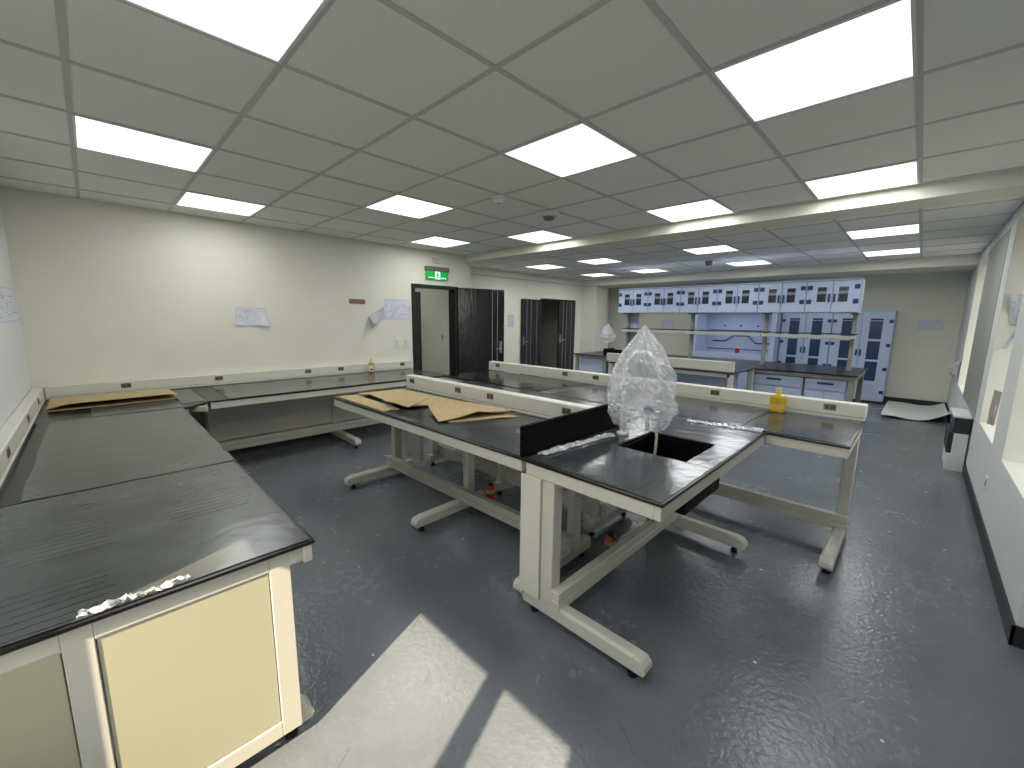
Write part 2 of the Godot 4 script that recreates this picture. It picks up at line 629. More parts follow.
func service_rail(label: String, at: Vector3, turn: float, length: float, depth: float, y0: float, y1: float, socks: Array) -> void:
	var t := thing("service_rail", label, "socket rail", at, turn, "cream socket rails along the benches")
	var st := new_st()
	bx(st, Vector3(0, y0 + 0.022, 0), Vector3(length, y1, -depth), 0.005)
	obj("body", st, M.rail, t)
	box_part("base_strip", Vector3(0.004, y0 + 0.0045, 0.004), Vector3(length - 0.004, y0 + 0.02, -depth), M.rail, t, 0.002)
	for x in socks:
		var ym := y0 + 0.022 + (y1 - y0 - 0.022) * 0.56
		var s := box_part("socket", Vector3(x - 0.036, ym - 0.022, -0.002), Vector3(x + 0.036, ym + 0.022, 0.004), M.socket, t, 0.002)
		for k in [-0.017, 0.017]:
			box_part("slot", Vector3(x + k - 0.01, ym - 0.012, 0.003), Vector3(x + k + 0.01, ym + 0.012, 0.0052), M.slot, s, 0.0)

# ---------------------------------------------------------------- loose sheets
func bent_sheet(called: String, label: String, category: String, corners: Array, bumps: Array, th: float, m: Material, group := "", n := 8, parent: Node3D = null) -> void:
	# corners: four points in order; bumps: [u, v, radius, height] lifts
	var g := []
	for i in n + 1:
		var row := []
		for j in n + 1:
			var u := float(i) / n
			var v := float(j) / n
			var p: Vector3 = corners[0].lerp(corners[1], u).lerp(corners[3].lerp(corners[2], u), v)
			for b in bumps:
				var dd: float = Vector2(u - b[0], v - b[1]).length() / b[2]
				if dd < 1.0:
					p.y += b[3] * (1.0 - dd) * (1.0 - dd)
			row.append(p)
		g.append(row)
	var st := new_st()
	sheet(st, g, Vector3(0, -th, 0))
	if parent != null:
		obj(called, st, m, parent)
		return
	tag(obj(called, st, m), label, category, group)

# a paper on a wall: a = top-left corner, u = width vector, down = height vector, out = wall normal
func wall_paper(called: String, label: String, category: String, a: Vector3, u: Vector3, down: Vector3, out: Vector3, curl: Array, m: Material, n := 8) -> void:
	var g := []
	for i in n + 1:
		var row := []
		for j in n + 1:
			var s := float(i) / n
			var v := float(j) / n
			var lift := 0.003
			for c in curl:
				var dd: float = Vector2(s - c[0], v - c[1]).length() / c[2]
				if dd < 1.0:
					lift += c[3] * (1.0 - dd) * (1.0 - dd)
			row.append(a + u * s + down * v + out * lift)
		g.append(row)
	var st := new_st()
	sheet(st, g, -out * 0.001)
	tag(obj(called, st, m), label, category, "papers taped to the walls")

func paper_mat(sd: int, tint := Color(0.82, 0.83, 0.87)) -> StandardMaterial3D:
	var m := mat(Color.WHITE, 0.8)
	m.albedo_texture = paper_tex(sd, tint)
	return m

# ---------------------------------------------------------------- room
func ceiling_field(ceil: Node3D, x0: float, x1: float, z0: float, z1: float, oz: float, lamps: Array) -> void:
	# x0 < x1, z0 > z1; tiles on the lattice, cut at the walls
	var cache := {}
	var bar := 0.024
	var i0 := int(floor((LX - x1) / TP))
	var i1 := int(ceil_i((LX - x0) / TP))
	var j0 := int(floor((oz - z0) / TP))
	var j1 := int(ceil_i((oz - z1) / TP))
	for i in range(i0, i1):
		for j in range(j0, j1):
			if [i, j] in lamps:
				continue
			var ax := maxf(x0, LX - (i + 1) * TP)
			var bx1 := minf(x1, LX - i * TP)
			var az := maxf(z1, oz - (j + 1) * TP)
			var bz := minf(z0, oz - j * TP)
			if bx1 - ax < 0.02 or bz - az < 0.02:
				continue
			var k := "%.3f_%.3f" % [bx1 - ax, bz - az]
			if not cache.has(k):
				var st := new_st()
				var hx := (bx1 - ax) / 2.0 - 0.003
				var hz := (bz - az) / 2.0 - 0.003
				bx(st, Vector3(-hx, 0.004, -hz), Vector3(hx, 0.016, hz), 0.001)
				cache[k] = st.commit()
			inst("ceiling_tile", cache[k], M.tile, ceil, Vector3((ax + bx1) / 2, CH, (az + bz) / 2))
	for i in range(i0, i1 + 1):
		var x := LX - i * TP
		if x > x0 and x < x1:
			box_part("grid_bar", Vector3(x - bar / 2, CH - 0.001, z1), Vector3(x + bar / 2, CH + 0.004, z0), M.tile_bar, ceil, 0.0)
	for j in range(j0, j1 + 1):
		var z := oz - j * TP
		if z < z0 and z > z1:
			box_part("grid_bar", Vector3(x0, CH, z - bar / 2), Vector3(x1, CH + 0.0045, z + bar / 2), M.tile_bar, ceil, 0.0)

func ceil_i(v: float) -> float:
	return ceilf(v)

func wall_mesh(called: String, boxes: Array, m: Material) -> MeshInstance3D:
	var st := new_st()
	for b in boxes:
		bx(st, b[0], b[1])
	var o := obj(called, st, m)
	o.set_meta("kind", "structure")
	return o

func build_room() -> void:
	var B := CH + 0.35
	wall_mesh("floor", [[Vector3(-11.2, -0.15, -10.9), Vector3(1.5, 0.0, 0.75)]], M.floor)
	# near wall with the window that lets the sun in
	wall_mesh("wall_near", [
		[Vector3(-5.56, 0, ZN), Vector3(-1.264, B, ZN + 0.25)], [Vector3(-0.036, 0, ZN), Vector3(1.35, B, ZN + 0.25)],
		[Vector3(-1.264, 0, ZN), Vector3(-0.036, 0.45, ZN + 0.25)], [Vector3(-1.264, 1.70, ZN), Vector3(-0.036, B, ZN + 0.25)]], M.wall_white)
	wall_mesh("wall_left", [
		[Vector3(XL - 0.15, 0, ZN + 0.25), Vector3(XL, B, -3.331)], [Vector3(XL - 0.15, 1.975, -3.331), Vector3(XL, B, -4.18)],
		[Vector3(XL - 0.15, 0, -4.18), Vector3(XL, B, -4.45)]], M.wall)
	wall_mesh("wall_return", [[Vector3(-8.1, 0, -4.34), Vector3(XL - 0.15, B, -4.45)]], M.wall)
	wall_mesh("wall_corridor", [[Vector3(-8.1, 0, -4.34), Vector3(-8.0, B, -1.6)], [Vector3(-8.0, 0, -1.7), Vector3(XL - 0.15, B, -1.6)], [Vector3(-8.1, CH, -4.34), Vector3(XL - 0.15, B, -1.6)]], M.wall)
	wall_mesh("wall_rear_left", [
		[Vector3(-6.6, 0, -4.45), Vector3(-6.45, B, -7.48)], [Vector3(-6.6, 1.97, -7.48), Vector3(-6.45, B, -8.86)], [Vector3(-6.6, 0, -8.86), Vector3(-6.45, B, ZB - 0.1)]], M.wall)
	wall_mesh("wall_storeroom", [[Vector3(-11.1, 0, -6.9), Vector3(-6.6, B, -7.0)], [Vector3(-11.1, 0, -9.3), Vector3(-6.6, B, -9.4)], [Vector3(-11.2, 0, -6.9), Vector3(-11.1, B, -9.4)], [Vector3(-11.1, 2.5, -6.9), Vector3(-6.6, 2.6, -9.4)]], M.wall)
	wall_mesh("wall_back", [[Vector3(-6.6, 0, ZB), Vector3(1.1, B, ZB - 0.15)]], M.wall)
	wall_mesh("wall_column", [[Vector3(-6.45, 0, -9.1), Vector3(-5.99, B, -9.65)]], M.wall)
	# window wall: piers, sills and lintels round three niches; thick outer piers keep the low sun off the panes
	var zs := [-2.88, -3.1, -4.12, -4.6, -5.617, -7.65, -8.86, ZB]
	var sill := 0.597
	var top := 2.36
	var ow := XR + 0.68
	wall_mesh("wall_right", [
		[Vector3(XR, 0, zs[0]), Vector3(ow, B, zs[1])], [Vector3(XR, 0, zs[2]), Vector3(ow, B, zs[3])], [Vector3(XR, 0, zs[4]), Vector3(ow, B, zs[5])], [Vector3(XR, 0, zs[6]), Vector3(ow, B, zs[7])],
		[Vector3(XR, 0, zs[1]), Vector3(ow, sill, zs[2])], [Vector3(XR, 0, zs[3]), Vector3(ow, sill, zs[4])], [Vector3(XR, 0, zs[5]), Vector3(ow, sill, zs[6])],
		[Vector3(XR, top, zs[1]), Vector3(ow, B, zs[2])], [Vector3(XR, top, zs[3]), Vector3(ow, B, zs[4])], [Vector3(XR, top, zs[5]), Vector3(ow, B, zs[6])]], M.wall_white)
	wall_mesh("wall_alcove", [[Vector3(1.1, 0, ZN), Vector3(1.35, B, -3.1)]], M.wall_white)
	# thin strip of darker grey laid over the pier between the second and the third niche
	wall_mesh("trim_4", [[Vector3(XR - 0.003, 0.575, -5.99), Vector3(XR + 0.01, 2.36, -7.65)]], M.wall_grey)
	for k in [zs[2], zs[4], zs[6]]:
		wall_mesh("trim_%d" % (5 + [zs[2], zs[4], zs[6]].find(k)), [[Vector3(XR + 0.002, sill, k), Vector3(XR + 0.299, top, k + 0.004)], [Vector3(XR + 0.002, sill, k + 0.004), Vector3(XR + 0.299, sill + 0.004, k + 1.0)]], M.wall)
	var n := 2
	for k in [[zs[1], zs[2]], [zs[3], zs[4]], [zs[5], zs[6]]]:
		window_unit("window_%d" % n, Vector3(XR + 0.3, sill, k[0]), Vector3(XR + 0.3, top, k[1]))
		n += 1
	var w := structure("window_1", "aluminium window with two panes in the near wall")
	var fz := ZN + 0.2
	var st := new_st()
	bx(st, Vector3(-1.264, 0.45, fz - 0.02), Vector3(-1.246, 1.70, fz + 0.03))
	bx(st, Vector3(-0.054, 0.45, fz - 0.02), Vector3(-0.036, 1.70, fz + 0.03))
	bx(st, Vector3(-1.246, 0.45, fz - 0.02), Vector3(-0.054, 0.49, fz + 0.03))
	bx(st, Vector3(-1.246, 1.68, fz - 0.02), Vector3(-0.054, 1.70, fz + 0.03))
	bx(st, Vector3(-0.486, 0.49, fz - 0.02), Vector3(-0.402, 1.68, fz + 0.03))
	obj("window_frame", st, M.alu, w)
	box_part("pane", Vector3(-1.246, 0.49, fz), Vector3(-0.486, 1.68, fz + 0.005), M.glass, w, 0.0)
	box_part("pane", Vector3(-0.402, 0.49, fz), Vector3(-0.054, 1.68, fz + 0.005), M.glass, w, 0.0)
	# beams and soffit
	wall_mesh("trim_1", [[Vector3(XL, 2.374, -4.32), Vector3(XR, B, -4.655)]], M.wall)
	wall_mesh("trim_2", [[Vector3(-6.45, 2.33, -9.0), Vector3(XR, B, -9.9)]], M.wall)
	wall_mesh("trim_3", [[Vector3(-6.45, 2.35, -4.45), Vector3(-6.36, B, -9.0)]], M.wall)
	wall_mesh("baseboard_right", [[Vector3(XR - 0.012, 0, -2.868), Vector3(XR, 0.1, ZB + 0.012)], [Vector3(XR - 0.012, 0, -2.868), Vector3(1.1, 0.1, -2.88)]], M.skirting)
	wall_mesh("baseboard_back", [[Vector3(-5.9, 0, ZB + 0.012), Vector3(XR - 0.012, 0.1, ZB)]], M.skirting)
	# ceiling
	var c := structure("ceiling", "suspended ceiling of square mineral tiles in a metal grid")
	box_part("slab", Vector3(-6.6, B, -10.7), Vector3(1.35, B + 0.15, 0.66), M.wall_grey, c, 0.0)
	ceiling_field(c, XL, 1.1, ZN, -4.32, LZ, [[0, -2], [3, -2], [-2, -2], [5, -1], [-2, 1], [0, 1], [3, 1], [5, 3], [-2, 4], [0, 4], [3, 4]])
	ceiling_field(c, -6.36, XR, -4.655, -9.0, FZ, [[6, 0], [4, 0], [1, 0], [-2, 0], [6, 3], [4, 3], [1, 3], [-2, 3]])
	box_part("ceiling_panel", Vector3(-6.45, CH, -9.9), Vector3(XR, CH + 0.016, ZB), M.tile, c, 0.0)

func window_unit(called: String, a: Vector3, b: Vector3) -> void:
	var w := structure(called, "aluminium framed window in a deep niche of the right wall")
	var st := new_st()
	var m := (a.z + b.z) / 2
	for z in [a.z - 0.04, b.z, m - 0.025]:
		bx(st, Vector3(a.x, a.y, z), Vector3(a.x + 0.05, b.y, z + 0.04))
	for y in [a.y, b.y - 0.04]:
		bx(st, Vector3(a.x + 0.001, y, b.z), Vector3(a.x + 0.049, y + 0.04, a.z))
	obj("window_frame", st, M.alu, w)
	for k in [[a.z - 0.04, m + 0.015], [m - 0.025, b.z + 0.04]]:
		box_part("pane", Vector3(a.x + 0.022, a.y + 0.04, k[1]), Vector3(a.x + 0.027, b.y - 0.04, k[0]), M.glass, w, 0.0)

func build_doors() -> void:
	# door 1, black frame in the left wall, leaf swung right open
	var d := structure("door_1", "black framed doorway with a film wrapped dark leaf swung wide open")
	var st := new_st()
	bx(st, Vector3(XL - 0.16, 0, -3.331), Vector3(XL + 0.012, 1.975, -3.391), 0.003)
	bx(st, Vector3(XL - 0.16, 0, -4.12), Vector3(XL + 0.012, 1.975, -4.18), 0.003)
	bx(st, Vector3(XL - 0.16, 1.925, -3.391), Vector3(XL + 0.012, 1.975, -4.12), 0.003)
	obj("door_frame", st, M.frame_black, d)
	box_part("inner_jamb", Vector3(-5.62, 0, -3.49), Vector3(-5.53, 1.87, -3.6), M.frame_black, d)
	var leaf := Node3D.new()
	leaf.name = "door_leaf"
	d.add_child(leaf)
	leaf.position = Vector3(XL + 0.03, 0, -4.165)
	leaf.rotation.y = deg_to_rad(90.0 - 14.0)
	box_part("leaf_panel", Vector3(0, 0.012, 0), Vector3(0.86, 1.965, -0.04), M.leaf, leaf, 0.003)
	for x in [0.62, 0.72]:
		box_part("tape_strip", Vector3(x, 0.02, 0.0), Vector3(x + 0.012, 1.96, 0.0015), M.tape, leaf, 0.0)
	lever(leaf, Vector3(0.79, 1.0, 0.0), -1.0)
	# door 2, double door in the rear left wall
	d = structure("door_2", "dark double door standing half open in the rear left wall")
	st = new_st()
	bx(st, Vector3(-6.61, 0, -7.48), Vector3(-6.44, 1.97, -7.52), 0.003)
	bx(st, Vector3(-6.61, 0, -8.82), Vector3(-6.44, 1.97, -8.86), 0.003)
	bx(st, Vector3(-6.61, 1.93, -7.52), Vector3(-6.44, 1.97, -8.82), 0.003)
	obj("door_frame", st, M.frame_black, d)
	for k in [[-6.80, -7.47, -6.435, 0], [-8.18, -8.82, -6.47, 1]]:
		var lf := Node3D.new()
		lf.name = "door_leaf"
		d.add_child(lf, true)
		lf.position = Vector3(k[2], 0, k[0])
		lf.rotation.y = PI / 2
		var wd: float = k[0] - k[1]
		box_part("leaf_panel", Vector3(0, 0.012, 0), Vector3(wd, 1.93, 0.035), M.leaf_plain, lf, 0.003)
		for x in [0.16, 0.3, 0.5]:
			box_part("tape_strip", Vector3(x, 0.02, 0.035), Vector3(x + 0.012, 1.925, 0.0365), M.tape, lf, 0.0)
		lever(lf, Vector3(0.06, 1.0, 0.035), 1.0)

func lever(p: Node3D, at: Vector3, dir: float) -> void:
	var st := new_st()
	bx(st, at + Vector3(-0.022, -0.1, 0), at + Vector3(0.022, 0.1, 0.01), 0.003)
	bx(st, at + Vector3(-0.008, -0.035, 0.01), at + Vector3(0.008, -0.02, 0.05), 0.002)
	bx(st, at + Vector3(0, -0.037, 0.04), at + Vector3(dir * 0.12, -0.018, 0.054), 0.004)
	bx(st, at + Vector3(-0.014, 0.04, 0.01), at + Vector3(0.014, 0.068, 0.022), 0.003)
	obj("handle", st, M.chrome, p)

func build_lights() -> void:
	var L := [
		[0, -2, "large square light panel at the top left edge of the picture"], [3, -2, "square light panel at the left, above the nearest wall benches"],
		[5, -1, "square light panel above the corner of the two wall benches, nearest the left wall"], [-2, 1, "large square light panel at the upper right, the nearest on that side"],
		[0, 1, "square light panel above the bench with the black sink"], [3, 1, "square light panel above the left end of the cardboard strewn bench"],
		[5, 3, "square light panel near the left wall, in front of the exit sign"], [-2, 4, "square light panel against the first beam, the rightmost one"],
		[0, 4, "square light panel against the first beam, right of the middle"], [3, 4, "square light panel against the first beam, left of the middle"]]
	for l in L:
		light_panel(LX - (l[0] + 0.5) * TP, LZ - (l[1] + 0.5) * TP, l[2])
	light_panel(LX + 1.5 * TP, LZ + 1.5 * TP, "square light panel above the window alcove beside the viewer")
	var F := [
		[6, 0, "leftmost square light panel just behind the first beam"], [4, 0, "second square light panel from the left just behind the first beam"],
		[1, 0, "square light panel behind the first beam, above the plastic bag"], [-2, 0, "rightmost square light panel just behind the first beam"],
		[6, 3, "leftmost square light panel of the rear row near the column"], [4, 3, "square light panel of the rear row above the left cabinets"],
		[1, 3, "square light panel of the rear row above the middle cabinets"], [-2, 3, "rightmost square light panel of the rear row near the back wall"]]
	for l in F:
		light_panel(LX - (l[0] + 0.5) * TP, FZ - (l[1] + 0.5) * TP, l[2], LAMP_E * 1.65)
	light_panel(-6.6, -3.3, "added unseen light panel brightening the corridor behind the left doorway", 0.5, CH - 0.02)  # unseen lamp, added to brighten the corridor wall visible through the doorway

# ---------------------------------------------------------------- rear of the room
func door_set(body: Node3D, x0: float, x1: float, y0: float, y1: float, zf: float, hinge_left: bool, tall: bool) -> void:
	var dr := box_part("door", Vector3(x0 + 0.004, y0 + 0.004, zf), Vector3(x1 - 0.004, y1 - 0.004, zf + 0.02), M.pp_door, body, 0.004)
	var w := x1 - x0
	var cx := (x0 + x1) / 2 + (0.02 if hinge_left else -0.02) * (1.0 if tall else 1.6)
	var fz := zf + 0.02
	if tall:
		var wy := [[1.16, 1.49], [0.78, 1.12], [0.38, 0.74]]
		for q in wy:
			box_part("pane", Vector3(cx - w * 0.2, y0 + q[0], fz - 0.004), Vector3(cx + w * 0.2, y0 + q[1], fz + 0.002), M.pane_blue, dr, 0.0)
		box_part("window_strip", Vector3(cx - w * 0.2, y0 + 1.5, fz - 0.004), Vector3(cx + w * 0.2, y0 + 1.535, fz + 0.002), M.pane_dark, dr, 0.0)
		for k in 3:
			box_part("louvre", Vector3(cx - w * 0.18, y0 + 0.2 + 0.045 * k, fz - 0.002), Vector3(cx + w * 0.18, y0 + 0.206 + 0.045 * k, fz + 0.003), M.pp_seam, dr, 0.0)
	else:
		var st := new_st()
		bx(st, Vector3(cx - w * 0.17, y0 + 0.15, fz - 0.004), Vector3(cx + w * 0.17, y0 + 0.26, fz + 0.002))
		obj("pane", st, M.pane_dark, dr)
		box_part("pane", Vector3(cx - w * 0.17, y0 + 0.30, fz - 0.004), Vector3(cx + w * 0.17, y0 + 0.355, fz + 0.002), M.pane_dark, dr, 0.0)
		box_part("mid_bar", Vector3(cx - w * 0.17, y0 + 0.26, fz - 0.004), Vector3(cx + w * 0.17, y0 + 0.30, fz + 0.003), M.pp_seam, dr, 0.0)
	var hx := x0 + 0.042 if hinge_left else x1 - 0.042
	var gx := x1 - 0.03 if hinge_left else x0 + 0.03
	var hy := [0.18, 0.61, 1.05, 1.485] if tall else [0.155, 0.352]
	for y in hy:
		box_part("hinge", Vector3(hx - 0.029, y0 + y - 0.03, fz - 0.002), Vector3(hx + 0.029, y0 + y + 0.03, fz + 0.01), M.blue, dr, 0.004)
	var ga := [0.84, 0.96] if tall else [0.145, 0.26]
	var st2 := new_st()
	bx(st2, Vector3(gx - 0.011, y0 + ga[0], fz + 0.015), Vector3(gx + 0.011, y0 + ga[1], fz + 0.03), 0.004)
	for y in [ga[0] + 0.008, ga[1] - 0.008]:
		bx(st2, Vector3(gx - 0.008, y0 + y - 0.008, fz - 0.002), Vector3(gx + 0.008, y0 + y + 0.008, fz + 0.016), 0.002)
	obj("handle", st2, M.blue, dr)

func build_rear() -> void:
	# double sided rear bench
	var t := thing("rear_bench", "long rear bench with a black top and white drawer cabinets below the hanging cupboards", "lab bench", Vector3(0, 0, 0))
	var st := new_st()
	bx(st, Vector3(-4.95, IT - 0.02, -6.8), Vector3(-0.5, IT, -8.12), 0.004)
	obj("worktop", st, M.slab, t)
	box_part("front_rail", Vector3(-4.94, IT - 0.07, -6.83), Vector3(-0.52, IT - 0.02, -6.86), M.rack, t)
	box_part("side_rail", Vector3(-0.55, IT - 0.07, -6.86), Vector3(-0.52, IT - 0.02, -8.09), M.rack, t)
	for x in [-4.9, -4.25, -0.56]:
		for z in [-6.87, -8.06]:
			box_part("leg", Vector3(x - 0.03, 0, z - 0.03), Vector3(x + 0.03, IT - 0.02, z + 0.03), M.rack, t, 0.003)
	# drawer cabinets under the right part
	for k in [[-1.79, -1.09], [-1.07, -0.6]]:
		var c := thing("drawer_cabinet", "wide white drawer cabinet with one blue handle beside the peninsula" if k[0] < -1.5 else "white drawer cabinet at the right end of the rear bench", "cabinet", Vector3(0, 0, 0), 0.0, "white cabinets under the rear bench")
		box_part("body", Vector3(k[0], 0.06, -7.4), Vector3(k[1], IT - 0.075, -6.9), M.pp, c, 0.003)
		box_part("plinth", Vector3(k[0] + 0.03, 0, -7.38), Vector3(k[1] - 0.03, 0.06, -6.95), M.skirting, c)
		var dw := box_part("drawer", Vector3(k[0] + 0.015, 0.575, -6.9), Vector3(k[1] - 0.015, IT - 0.085, -6.88), M.pp_door, c, 0.004)
		box_part("handle", Vector3((k[0] + k[1]) / 2 - 0.09, 0.655, -6.882), Vector3((k[0] + k[1]) / 2 + 0.09, 0.68, -6.862), M.blue, dw, 0.004)
		for q in [0, 1]:
			var a: float = lerpf(k[0] + 0.015, k[1] - 0.015, q * 0.5)
			var b: float = lerpf(k[0] + 0.015, k[1] - 0.015, q * 0.5 + 0.5)
			box_part("door", Vector3(a + 0.003, 0.07, -6.9), Vector3(b - 0.003, 0.55, -6.88), M.pp_door, c, 0.004)
	for k in [[-4.86, -4.3], [-4.2, -3.6]]:
		var c2 := thing("base_cabinet", "white base cabinet at the far left end of the rear bench" if k[0] < -4.5 else "white base cabinet below the bagged tap on the rear bench", "cabinet", Vector3(0, 0, 0), 0.0, "white cabinets under the rear bench")
		box_part("body", Vector3(k[0], 0.06, -7.4), Vector3(k[1], IT - 0.075, -6.9), M.pp, c2, 0.003)
		box_part("plinth", Vector3(k[0] + 0.03, 0, -7.38), Vector3(k[1] - 0.03, 0.06, -6.95), M.skirting, c2)
		box_part("door", Vector3(k[0] + 0.01, 0.07, -6.9), Vector3(k[1] - 0.01, IT - 0.085, -6.88), M.pp_door, c2, 0.004)
	# rack over the bench
	t = thing("reagent_rack", "cream metal rack with a long shelf standing on the rear bench", "rack", Vector3(0, IT, 0))
	for x in [-4.2, -2.93, -1.77, -0.68]:
		st = new_st()
		bx(st, Vector3(x - 0.022, 0, -7.62), Vector3(x + 0.022, 0.808, -7.54), 0.004)
		bx(st, Vector3(x - 0.035, 0.0, -7.64), Vector3(x + 0.035, 0.01, -7.5), 0.002)
		bx(st, Vector3(x - 0.05, 0.785, -7.66), Vector3(x + 0.05, 0.808, -7.46), 0.008)
		obj("post", st, M.rack, t)
	box_part("end_panel", Vector3(-4.29, 0, -7.7), Vector3(-4.03, 0.808, -7.64), M.pp, t)
	for k in [[-4.26, -2.97], [-2.97, -1.8], [-1.8, -0.62]]:
		box_part("shelf", Vector3(k[0] + 0.005, 0.505, -7.7), Vector3(k[1] - 0.005, 0.52, -7.42), M.pane_dark, t)
		box_part("shelf_rail", Vector3(k[0] + 0.005, 0.445, -7.45), Vector3(k[1] - 0.005, 0.49, -7.42), M.rail_grey, t, 0.003)
	# hanging cupboards, six units of two doors
	var ords := ["leftmost", "second from the left", "third from the left", "third from the right", "second from the right", "rightmost"]
	var X0 := -4.31
	var UW := (4.31 - 0.64) / 6.0
	for k in 6:
		var c3 := thing("hanging_cupboard", "white hanging cupboard with blue hinges, %s of the six" % ords[k], "cupboard", Vector3(X0 + k * UW, 1.62, -7.37), 0.0, "white hanging cupboards above the rear bench")
		box_part("body", Vector3(0.001, 0, -0.36), Vector3(UW - 0.001, 0.445, 0), M.pp, c3, 0.003)
		box_part("cornice", Vector3(0.0005, 0.4455, -0.36), Vector3(UW - 0.0005, 0.46, 0.022), M.pp_door, c3, 0.002)
		door_set(c3, 0.0, UW / 2, 0.0, 0.44, 0.0005, true, false)
		door_set(c3, UW / 2, UW, 0.0, 0.44, 0.0005, false, false)
	# peninsula bench in front of the rear bench, seen from behind
	t = thing("peninsula_bench", "bench with a cream upstand on its near side, in front of the hanging cupboards", "lab bench", Vector3(0, 0, 0))
	box_part("worktop", Vector3(-3.55, IT - 0.015, -5.84), Vector3(-1.67, IT, -6.795), M.slab, t, 0.004)
	box_part("upstand", Vector3(-3.55, IT + 0.02, -5.77), Vector3(-1.67, 0.96, -5.84), M.rail, t, 0.004)
	box_part("front_rail", Vector3(-3.54, IT - 0.07, -5.86), Vector3(-1.69, IT - 0.02, -5.89), M.steel, t)
	box_part("back_panel", Vector3(-3.5, 0.05, -6.28), Vector3(-1.74, IT - 0.03, -6.3), M.pp, t)
	for x in [-3.5, -1.705]:
		for z in [-5.83, -6.75]:
			box_part("leg", Vector3(x - 0.03, 0, z - 0.03), Vector3(x + 0.03, IT - 0.02, z + 0.03), M.steel, t, 0.003)
	box_part("knob", Vector3(-1.74, 0.755, -5.80), Vector3(-1.715, 0.795, -5.775), M.rubber, t, 0.004)
	# fume hood
	t = thing("fume_hood", "pale blue fume hood open at the front, behind the hanging cupboards", "fume hood", Vector3(0, 0, 0))
	var hx0 := -3.78
	var hx1 := -2.11
	box_part("base", Vector3(hx0, 0, -9.83), Vector3(hx1, 0.62, ZB + 0.02), M.pp, t, 0.004)
	box_part("front_panel", Vector3(hx0 + 0.1, 0.621, -9.8), Vector3(hx1 - 0.09, 0.8, -9.95), M.pp_door, t, 0.004)
	box_part("back_wall", Vector3(hx0, 0.62, ZB + 0.08), Vector3(hx1, 2.15, ZB + 0.02), M.pp, t)
	box_part("side_wall", Vector3(hx0, 0.62, -9.8), Vector3(hx0 + 0.1, 2.15, ZB + 0.08), M.pp_door, t)
	box_part("side_wall", Vector3(hx1 - 0.09, 0.62, -9.8), Vector3(hx1, 2.15, ZB + 0.08), M.pp_door, t)
	box_part("hood_top", Vector3(hx0 + 0.1, 1.7, -9.8), Vector3(hx1 - 0.09, 2.15, ZB + 0.08), M.pp, t)
	st = new_st()
	var bz := ZB + 0.09
	tube(st, [Vector3(hx0 + 0.25, 1.03, bz), Vector3(-3.25, 1.03, bz), Vector3(-3.08, 1.16, bz), Vector3(-2.78, 1.16, bz), Vector3(-2.62, 1.0, bz), Vector3(hx1 - 0.12, 1.0, bz)], 0.014, 8)
	obj("baffle_edge", st, M.pane_blue, t)
	box_part("baffle_slot", Vector3(hx0 + 0.15, 0.84, bz - 0.01), Vector3(hx1 - 0.12, 0.855, bz), M.pane_blue, t, 0.0)
	box_part("baffle_slot", Vector3(hx0 + 0.15, 1.275, bz - 0.01), Vector3(hx1 - 0.12, 1.29, bz), M.pane_blue, t, 0.0)
	for x in [-3.3, -2.95, -2.6]:
		st = new_st()
		lathe(st, Vector3(x, 1.37, bz - 0.005), [[0, 0], [0.02, 0.0], [0.02, 0.03], [0, 0.03]], 10)
		obj("gas_knob", st, M.blue, t)
	box_part("lamp_lens", Vector3(-3.5, 1.685, -10.1), Vector3(-2.4, 1.699, -10.2), M.diffuser, t)
	var hl := AreaLight3D.new()
	hl.name = "hood_light"
	hl.area_size = Vector2(1.1, 0.1)
	hl.light_color = Color(0.95, 0.97, 1.0)
	hl.light_energy = 0.05
	hl.area_range = 8.0
	hl.area_attenuation = 2.0
	hl.shadow_enabled = true
	t.add_child(hl)
	hl.position = Vector3(-2.95, 1.68, -10.15)
	hl.rotation.x = -PI / 2
	# small reagent bottle in the hood
	t = thing("reagent_bottle", "small brown bottle with a white cap inside the fume hood", "bottle", Vector3(-2.82, 0.8, -9.9))
	st = new_st()
	lathe(st, Vector3.ZERO, [[0, 0], [0.045, 0], [0.047, 0.01], [0.047, 0.085], [0.02, 0.11], [0, 0.11]], 14)
	obj("body", st, M.label_red, t)
	st = new_st()
	lathe(st, Vector3(0, 0.11, 0), [[0, 0], [0.021, 0], [0.021, 0.03], [0, 0.03]], 12)
	obj("cap", st, M.white, t)
	# tall cabinets against the back wall
	for k in [[-2.10, -1.255, "tall white cabinet with blue windows beside the fume hood"], [-1.25, -0.355, "tall white cabinet with blue windows at the right end, nearest the windows"]]:
		var c4 := thing("tall_cabinet", k[2], "cabinet", Vector3(k[0], 0, -10.19), 0.0, "tall white cabinets against the back wall")
		var w: float = k[1] - k[0]
		box_part("body", Vector3(0, 0.03, -0.33), Vector3(w, 1.71, 0), M.pp, c4, 0.003)
		box_part("plinth", Vector3(0.02, 0, -0.32), Vector3(w - 0.02, 0.03, -0.02), M.skirting, c4)
		door_set(c4, 0.0, w / 2, 0.03, 1.68, 0.0005, true, true)
		door_set(c4, w / 2, w, 0.03, 1.68, 0.0005, false, true)
	# bagged tap and black sink wall on the rear bench
	t = thing("rear_sink_wall", "black splash panel of the far sink at the left of the rear bench", "splash panel", Vector3(-4.3, IT, -7.0))
	box_part("panel", Vector3(0, 0, -0.24), Vector3(0.02, 0.13, 0.14), M.black, t, 0.004)
	box_part("side_panel", Vector3(0.02, 0, 0.12), Vector3(0.4, 0.13, 0.14), M.black, t, 0.004)
	t = thing("rear_bagged_tap", "small tap wrapped in crumpled clear plastic beside the column", "tap", Vector3(-4.4, IT, -7.15))
	st = new_st()
